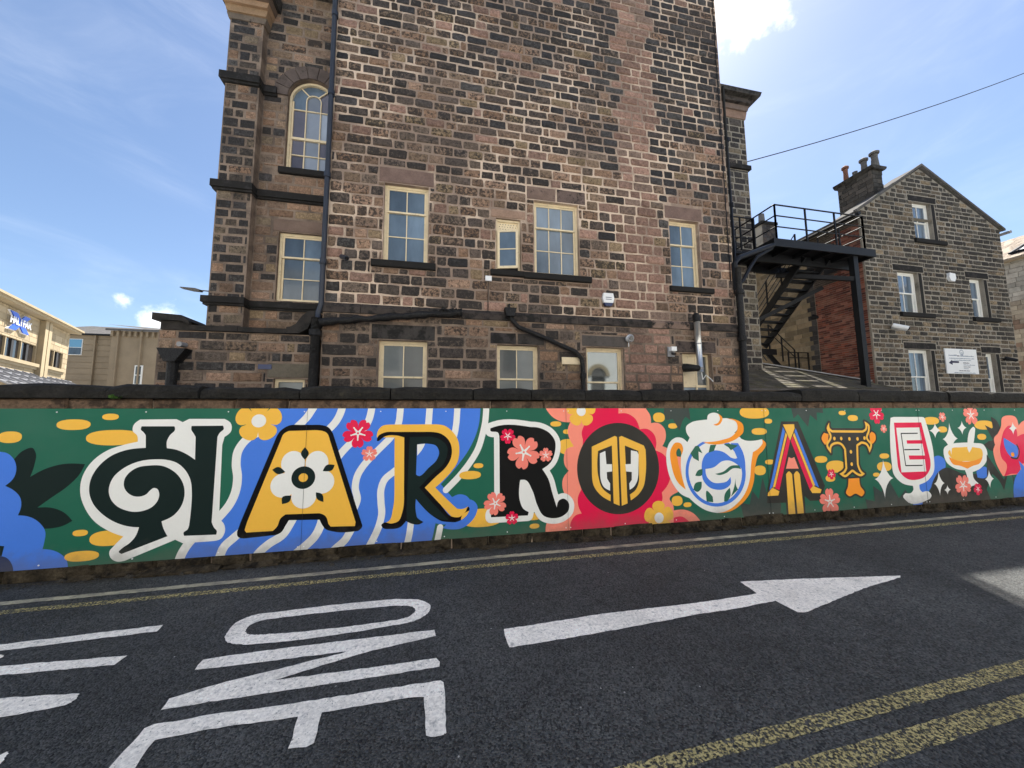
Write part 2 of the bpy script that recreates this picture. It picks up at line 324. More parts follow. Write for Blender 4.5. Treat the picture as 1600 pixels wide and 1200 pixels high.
def sash_window(root, x0, x1, z0, z1, y, ncol, rows_up, rows_lo, split, frame='cream', pane='pane', fr=.055, bar=.022, label=None, bars_up=None, panes=None):
    """box-sash window: frame, two sashes, each pane its own sub-part. y = plane of the outer frame"""
    fm = M[frame]; w = MB()
    w.box(x0, x0+fr, y, y+.09, z0, z1); w.box(x1-fr, x1, y, y+.09, z0, z1)
    w.box(x0+fr, x1-fr, y, y+.09, z1-fr, z1); w.box(x0+fr, x1-fr, y-.01, y+.09, z0, z0+fr*.8)
    win = obj('window', w, fm, root)
    if label: win['label'] = label
    zs = z0+(z1-z0)*split
    rs = .04
    for (a, b, rows, dy) in ((zs-.02, z1-fr, rows_up, .022), (z0+fr*.8, zs+.02, rows_lo, .052)):
        s = MB(); xa, xb = x0+fr, x1-fr; ya, yb = y+dy, y+dy+.03
        s.box(xa, xa+rs, ya, yb, a, b); s.box(xb-rs, xb, ya, yb, a, b); s.box(xa+rs, xb-rs, ya, yb, a, a+rs); s.box(xa+rs, xb-rs, ya, yb, b-rs, b)
        ix, iX, iz, iZ = xa+rs, xb-rs, a+rs, b-rs
        cw = (iX-ix)/ncol; rh = (iZ-iz)/rows
        for k in range(1, ncol): s.box(ix+k*cw-bar/2, ix+k*cw+bar/2, ya+.002, yb-.004, iz, iZ)
        for k in range(1, rows): s.box(ix, iX, ya+.004, yb-.006, iz+k*rh-bar/2, iz+k*rh+bar/2)
        obj('sash', s, fm, win)
        for i in range(ncol):
            for k in range(rows):
                pm = panes(i, k, dy < .03) if panes else pane
                e = RN.uniform(-.0015, .0015)
                q = MB(); X0 = ix+i*cw+(bar/2 if i else 0); X1 = ix+(i+1)*cw-(bar/2 if i < ncol-1 else 0); Z0 = iz+k*rh+(bar/2 if k else 0); Z1 = iz+(k+1)*rh-(bar/2 if k < rows-1 else 0)
                q.add([(X0, ya+.018+e, Z0), (X1, ya+.018-e, Z0), (X1, ya+.018-e, Z1), (X0, ya+.018+e, Z1), (X0, ya+.023, Z0), (X1, ya+.023, Z0), (X1, ya+.023, Z1), (X0, ya+.023, Z1)],
                      [(0, 1, 2, 3), (7, 6, 5, 4), (0, 4, 5, 1), (1, 5, 6, 2), (2, 6, 7, 3), (3, 7, 4, 0)])
                obj('pane', q, M[pm], win)
    return win

# ------------------------------------------------------------------ flat outlines (mural print, road paint)
def parse(s):
    r = []
    for t in s.split():
        c = t.endswith('!'); x, y = t.rstrip('!').split(','); r.append((float(x)/1000, float(y)/1000, c))
    return r
def spline(pts, closed=True, sub=7):
    n = len(pts); o = []
    for i in range(n if closed else n-1):
        p1, p2 = pts[i], pts[(i+1) % n]
        p0 = pts[i-1] if (i > 0 or closed) else p1; p3 = pts[(i+2) % n] if (i < n-2 or closed) else p2
        if p1[2] and p2[2]: o.append((p1[0], p1[1])); continue
        d = math.dist(p1[:2], p2[:2])
        def tan(a, b, c):
            l1 = math.dist(a[:2], b[:2])+1e-9; l2 = math.dist(b[:2], c[:2])+1e-9
            return tuple(d*((b[k]-a[k])/l1*l2+(c[k]-b[k])/l2*l1)/(l1+l2) for k in (0, 1))
        t1 = tan(p0, p1, p2); t2 = tan(p1, p2, p3)
        if p1[2]: t1 = tuple(1.5*(p2[k]-p1[k])-.5*t2[k] for k in (0, 1))
        if p2[2]: t2 = tuple(1.5*(p2[k]-p1[k])-.5*t1[k] for k in (0, 1))
        for k in range(sub):
            t = k/sub; a = 2*t**3-3*t*t+1; b = t**3-2*t*t+t; c = -2*t**3+3*t*t; e = t**3-t*t
            o.append((a*p1[0]+b*t1[0]+c*p2[0]+e*t2[0], a*p1[1]+b*t1[1]+c*p2[1]+e*t2[1]))
    if not closed: o.append((pts[-1][0], pts[-1][1]))
    return o
def contour(P, d, closed=True, h=.005):
    """outline of everything within d of the path P (filled when closed; d < 0 shrinks)"""
    A = np.array(P); B = np.roll(A, -1, 0)
    if not closed: A, B = A[:-1], B[:-1]
    m = abs(d)+3*h; x0, z0 = np.array(P).min(0)-m; x1, z1 = np.array(P).max(0)+m
    nx, nz = int((x1-x0)/h)+2, int((z1-z0)/h)+2
    X, Z = np.meshgrid(x0+np.arange(nx)*h, z0+np.arange(nz)*h); D = np.full(X.shape, 9.); I = np.zeros(X.shape, bool)
    for (ax, az), (bx, bz) in zip(A, B):
        ux, uz = bx-ax, bz-az; q = ux*ux+uz*uz
        if q < 1e-12: continue
        t = np.clip(((X-ax)*ux+(Z-az)*uz)/q, 0, 1); D = np.minimum(D, (X-ax-t*ux)**2+(Z-az-t*uz)**2)
        if closed and az != bz: I ^= ((az > Z) != (bz > Z)) & (X < (bx-ax)*(Z-az)/(bz-az)+ax)
    D = np.sqrt(D); F = np.where(I, -D, D)-d if closed else D-d
    F[F == 0] = 1e-9; S = F < 0; nxt = {}
    def pt(i, j, k, l):
        a, b = F[i, j], F[k, l]; t = a/(a-b); return (x0+(j+(l-j)*t)*h, z0+(i+(k-i)*t)*h)
    seg = {}
    rows, cols = np.nonzero((S[:-1, :-1] != S[1:, 1:]) | (S[:-1, :-1] != S[:-1, 1:]) | (S[:-1, :-1] != S[1:, :-1]))
    for i, j in zip(rows, cols):
        cn = [(i, j), (i, j+1), (i+1, j+1), (i+1, j)]; cr = []
        for k in range(4):
            a, b = cn[k], cn[(k+1) % 4]
            if S[a] != S[b]: cr.append((tuple(sorted((a, b))), S[a], pt(*a, *b)))
        ins = [c for c in cr if c[1]]; outs = [c for c in cr if not c[1]]
        for a, b in zip(ins, outs if len(ins) == 1 else outs): seg[a[0]] = (b[0], a[2])
    loops = []
    while seg:
        k = next(iter(seg)); L_ = []
        while k in seg: k2, p = seg.pop(k); L_.append(p); k = k2
        if len(L_) > 12: loops.append(L_[::2] if len(L_) > 60 else L_)
    return loops
def clipr(P, x0, x1, z0, z1):
    for ax, lim, s in ((0, x0, 1), (0, x1, -1), (1, z0, 1), (1, z1, -1)):
        o = []; n = len(P)
        for i in range(n):
            a, b = P[i-1], P[i]; ia = (a[ax]-lim)*s >= 0; ib = (b[ax]-lim)*s >= 0
            if ia != ib: t = (lim-a[ax])/(b[ax]-a[ax]); o.append(tuple(a[k]+(b[k]-a[k])*t for k in (0, 1)))
            if ib: o.append(b)
        P = o
        if not P: return P
    return P
def fill(mb, loops, to3):
    vs = [[Vector((p[0], p[1], 0)) for p in l] for l in loops]
    tri = tessellate_polygon(vs); flat = [to3(p[0], p[1]) for l in loops for p in l]
    ref = [p for l in vs for p in l]; F = []
    for t in tri:
        a, b, c = (ref[i] for i in t); ar = (b.x-a.x)*(c.y-a.y)-(b.y-a.y)*(c.x-a.x)
        if abs(ar) < 1e-10: continue
        F.append(t if ar > 0 else t[::-1])
    mb.add(flat, F)

# ------------------------------------------------------------------ ground and road
g = MB(); n = 40
for i in range(n):
    pass
g.quad((-400, -400, -.03), (400, -400, -.03), (400, 400, -.03), (-400, 400, -.03)); structure('ground', g, M['pave'])
g = MB(); g.quad((-60, .98, 0), (60, .98, 0), (60, 4.26, 0), (-60, 4.26, 0)); structure('road', g, M['asphalt'])
g = MB(); g.box(-60, 60, -7.2, .85, -.02, .10); structure('pavement', g, M['pave'])
k0 = thing('kerb', 'long low stone kerb along the near side of the road', 'kerb', (0, .85, 0))
for i in range(-9, 12): obj('kerb_stone', MB().box(i*.92, i*.92+.912, 0, .125, -.02, .115), M['pave'], k0)
g = MB(); g.box(-60, 60, 4.72, 40, -.02, .0); structure('yard_ground', g, M['pave'])
jr = random.Random(3)
def ragged(P, step=.035, j=.0035):
    o = []
    for i in range(len(P)):
        a, b = P[i], P[(i+1) % len(P)]; d = math.dist(a, b); k = max(1, int(d/step))
        for q in range(k): o.append((a[0]+(b[0]-a[0])*q/k+jr.uniform(-j, j), a[1]+(b[1]-a[1])*q/k+jr.uniform(-j, j)))
    return o
def road_part(name, s, m, parent, z=.004):
    loops = [ragged(spline(parse(t))) for t in s.split('|')]
    mb = MB(); fill(mb, loops, lambda x, y: (x, y, z)); return obj(name, mb, m, parent)
ROAD = '''stroke;white;p;-3302,3114! -2891,3136! -1983,3171! -1965,3089! -2811,3054! -3164,3049!
stroke;white;p;-3083,2918! -2634,2872! -1949,2825! -1953,2739! -2540,2775! -2932,2783!
stroke;white;p;-3261,3077! -2764,3005! -2738,2995 -2722,2980 -2724,2964! -3121,2952!
stroke;white;p;-2571,2585! -2328,2557! -1936,2509! -1917,2453 -1929,2424! -2173,2398! -2355,2381!
stroke;white;p;-2058,2157! -1927,2145! -1914,2163! -1897,2139 -1879,2096! -1851,1982!
letter_O;white;p;-1425,2872 -1465,2967 -1471,3095 -1406,3172 -1261,3190! -549,3206 -276,3184 -135,3126 -71,3037 -80,2938 -146,2858 -241,2822! -1119,2779 -1279,2795 -1363,2822|-1350,2973 -1347,3046 -1255,3094! -528,3096 -292,3079 -210,3046 -182,2984 -213,2918 -308,2881! -1166,2888 -1280,2904 -1323,2927
letter_N;white;p;-1437,2589! -1447,2676! -1371,2690! -983,2697! -33,2698! -17,2625! -457,2543! -927,2395! -494,2390! -14,2393! 10,2356! 5,2309! -473,2300! -1155,2294! -1407,2288! -1422,2364! -1229,2429! -547,2579! -1312,2582!
letter_E;white;p;18,2199! 32,2180! 38,2056! 42,1848! 26,1840 -49,1850! -77,2097! -171,2105! -582,2097! -566,1984! -564,1920! -588,1906! -669,1915! -672,1978! -692,2093! -1051,2104! -1303,2092! -1283,1957! -1268,1874! -1365,1895! -1392,1979! -1400,2177! -1370,2190! -1103,2200! -744,2191!
arrow;white;p;453,2601! 1220,2637! 2110,2627! 2646,2650! 2681,2862! 3267,2794! 4245,2650! 4189,2622! 3626,2531! 2746,2330! 2698,2349! 2688,2519! 2216,2482! 1988,2482! 1116,2422! 481,2396! 456,2402! 449,2484!'''.split('\n')
one = thing('road_lettering', 'worn white painted word ONE on the road, reading towards the arrow', 'road lettering')
way = thing('road_lettering', 'cut-off white painted letters on the road at the left edge, before the word ONE', 'road lettering')
arr = thing('road_arrow', 'long white painted arrow on the road pointing right', 'road arrow')
for l in ROAD:
    nm, c, k, s = l.split(';')
    road_part({'stroke': 'letter_stroke', 'arrow': 'arrow_shape'}.get(nm, 'letter'), s, M['roadwhite'], arr if nm == 'arrow' else (way if nm == 'stroke' else one))
for lab, P, m in (('yellow line nearest the mural wall, smooth and faded, the upper of the far pair', [(-20, 3.6), (-3.5, 3.77), (.77, 3.86), (9, 3.885), (20, 3.9), (20, 3.98), (9, 3.97), (.77, 3.935), (-3.5, 3.84), (-20, 3.67)], 'roadyellow2'),
                ('rough worn yellow line beside the mural wall, the lower of the far pair', [(-20, 3.42), (-3.4, 3.60), (.75, 3.665), (8.5, 3.665), (20, 3.67), (20, 3.75), (8.5, 3.75), (.75, 3.745), (-3.4, 3.67), (-20, 3.49)], 'roadyellow'),
                ('broad broken yellow line on the near side, the one closer to the arrow', [(-12, .98), (1.16, 1.475), (3.4, 1.55), (14, 1.9), (14, 2.0), (3.4, 1.635), (1.16, 1.545), (-12, 1.05)], 'roadyellow'),
                ('broad broken yellow line on the near side, the one closer to the near kerb', [(-12, .99), (-5, 1.0), (1.44, 1.30), (3.0, 1.355), (14, 1.74), (14, 1.84), (3.1, 1.455), (1.44, 1.395), (-5, 1.1), (-12, 1.0)], 'roadyellow')):
    mb = MB(); fill(mb, [ragged(P, .05, .004)], lambda x, y: (x, y, .004)); o = obj('road_line', mb, M[m]); o['label'] = lab; o['category'] = 'road line'; o['group'] = 'yellow lines painted on the road'

# ------------------------------------------------------------------ street wall with the mural
rw = random.Random(11)
wall = thing('street_wall', 'long low stone wall with black coping stones behind the painted boards', 'wall', (0, 4.25, 0))
WX0, WX1 = -9.5, 16.5
obj('wall_core', MB().box(WX0, WX1, .022, .42, -.02, 1.70), M['mortar'], wall)
def rough_block(x0, x1, z0, z1, y0, y1, rn, j=.012, nx=5, top=True):
    """block with a weathered, uneven skin; long axis x"""
    v = []; f = []
    prof = [(y0, z0), (y0-.01, (z0+z1)/2), (y0+.005, z1-.02), (y0+.05, z1+.004), ((y0+y1)/2, z1+.01), (y1-.03, z1), (y1, z1-.03), (y1, z0)]
    m = len(prof)
    for i in range(nx+1):
        t = i/nx; x = x0+(x1-x0)*t; e = .014 if i in (0, nx) else 0
        for (a, b) in prof: v.append((x, a+rn.uniform(-j, j)*.7+(e if a < (y0+y1)/2 else -e), b+(rn.uniform(-j, j) if b > z0 else 0)-(e if b > (z0+z1)/2 else 0)))
    for i in range(nx):
        for k in range(m): f.append((i*m+k, i*m+(k+1) % m, (i+1)*m+(k+1) % m, (i+1)*m+k))
    f.append(tuple(range(m))[::-1]); f.append(tuple(range(nx*m, nx*m+m)))
    return v, f
x = WX0
while x < WX1-.2:      # coping stones
    l = rw.choice((.72, .8, .95, 1.08)) if x < 9 else 1.0
    z1 = 1.862+rw.uniform(-.012, .014)-(.012 if x < -2 else 0)+(.03 if x > 5 else 0)
    v, f = rough_block(x+.006, min(x+l, WX1)-.006, 1.722, z1, -.055+rw.uniform(-.012, .01), .47, rw, .013 if x < -2 else .008, 6)
    obj('coping_stone', MB().add(v, f), M['coping'], wall); x += l
x = WX0
while x < WX1-.1:      # course between boards and coping
    l = rw.uniform(.45, .9); v, f = stone_mesh(x+.004, min(x+l, WX1)-.004, 1.60, 1.716, .014, rw, .08, .006, 0.0); obj('wall_stone', MB().add(v, f), M['band'], wall); x += l
x = WX0
while x < WX1-.1:      # foot of the wall under the boards
    l = rw.uniform(.3, .75)
    v, f = stone_mesh(x+.003, min(x+l, WX1)-.003, -.03, .13+rw.uniform(-.01, .02), rw.uniform(.01, .035), rw, .12, .012, .0); obj('footing_stone', MB().add(v, f), M['foot'], wall); x += l
x = -7.0
while x < 14:      # broken fillet of old kerb along the foot
    l = rw.uniform(.18, .75)
    if rw.random() < .72:
        v, f = rough_block(x, x+l-.02, -.01, rw.uniform(.014, .045), -rw.uniform(.05, .13), .03, rw, .011, 6); obj('kerb_fragment', MB().add(v, f), M['foot'], wall)
    x += l
mb = MB()
for r in courses(WX0, WX1, .14, 1.6, (.16, .24), (.3, .6), rw):
    v, f = stone_mesh(*r, .012, rw, .15, .01, .012); mb.add(v, f)
obj('hidden_wall_stones', mb, M['band'], wall, kind='stuff')
mb = MB()
for i in range(2200):   # grit and dirt along the foot
    x = rw.uniform(-6, 13); y = 4.20-abs(rw.gauss(0, .055)); s = rw.uniform(.004, .013)*(3.0 if rw.random() < .06 else 1)
    q = [(x+rw.uniform(-s, s)*1.6, y+rw.uniform(-s, s), z) for z in (0, 0, 0, 0)]
    a = rw.uniform(0, 6.28); P = [(x+s*math.cos(a+k*1.57)*rw.uniform(.6, 1.4), y+s*math.sin(a+k*1.57)*rw.uniform(.6, 1.4), .0005) for k in range(4)]+[(x, y, s*rw.uniform(.5, .9))]
    mb.add(P, [(0, 1, 4), (1, 2, 4), (2, 3, 4), (3, 0, 4), (3, 2, 1, 0)])
o = obj('gutter_grit', mb, M['moss']); o['kind'] = 'stuff'; o['label'] = 'dark grit and dirt lying along the foot of the mural wall'
# small weed in the wall joint
wd = MB()
for k in range(16):
    a = rw.uniform(-1.3, 1.3); l = rw.uniform(.02, .055); bx = -3.18+rw.uniform(-.03, .03); p = Vector((bx, 4.19, 1.715)); q = p+Vector((math.sin(a)*l, -.02-rw.uniform(0, .02), l*.6*math.cos(a)+.004)); s = Vector((.008, 0, .010))
    wd.quad(p, q-s, q+Vector((math.sin(a)*.012, -.006, 0)), q+s)
o = obj('weed', wd, M['plant']); o['label'] = 'tiny green weed growing in the joint under the black coping'; o['category'] = 'plant'

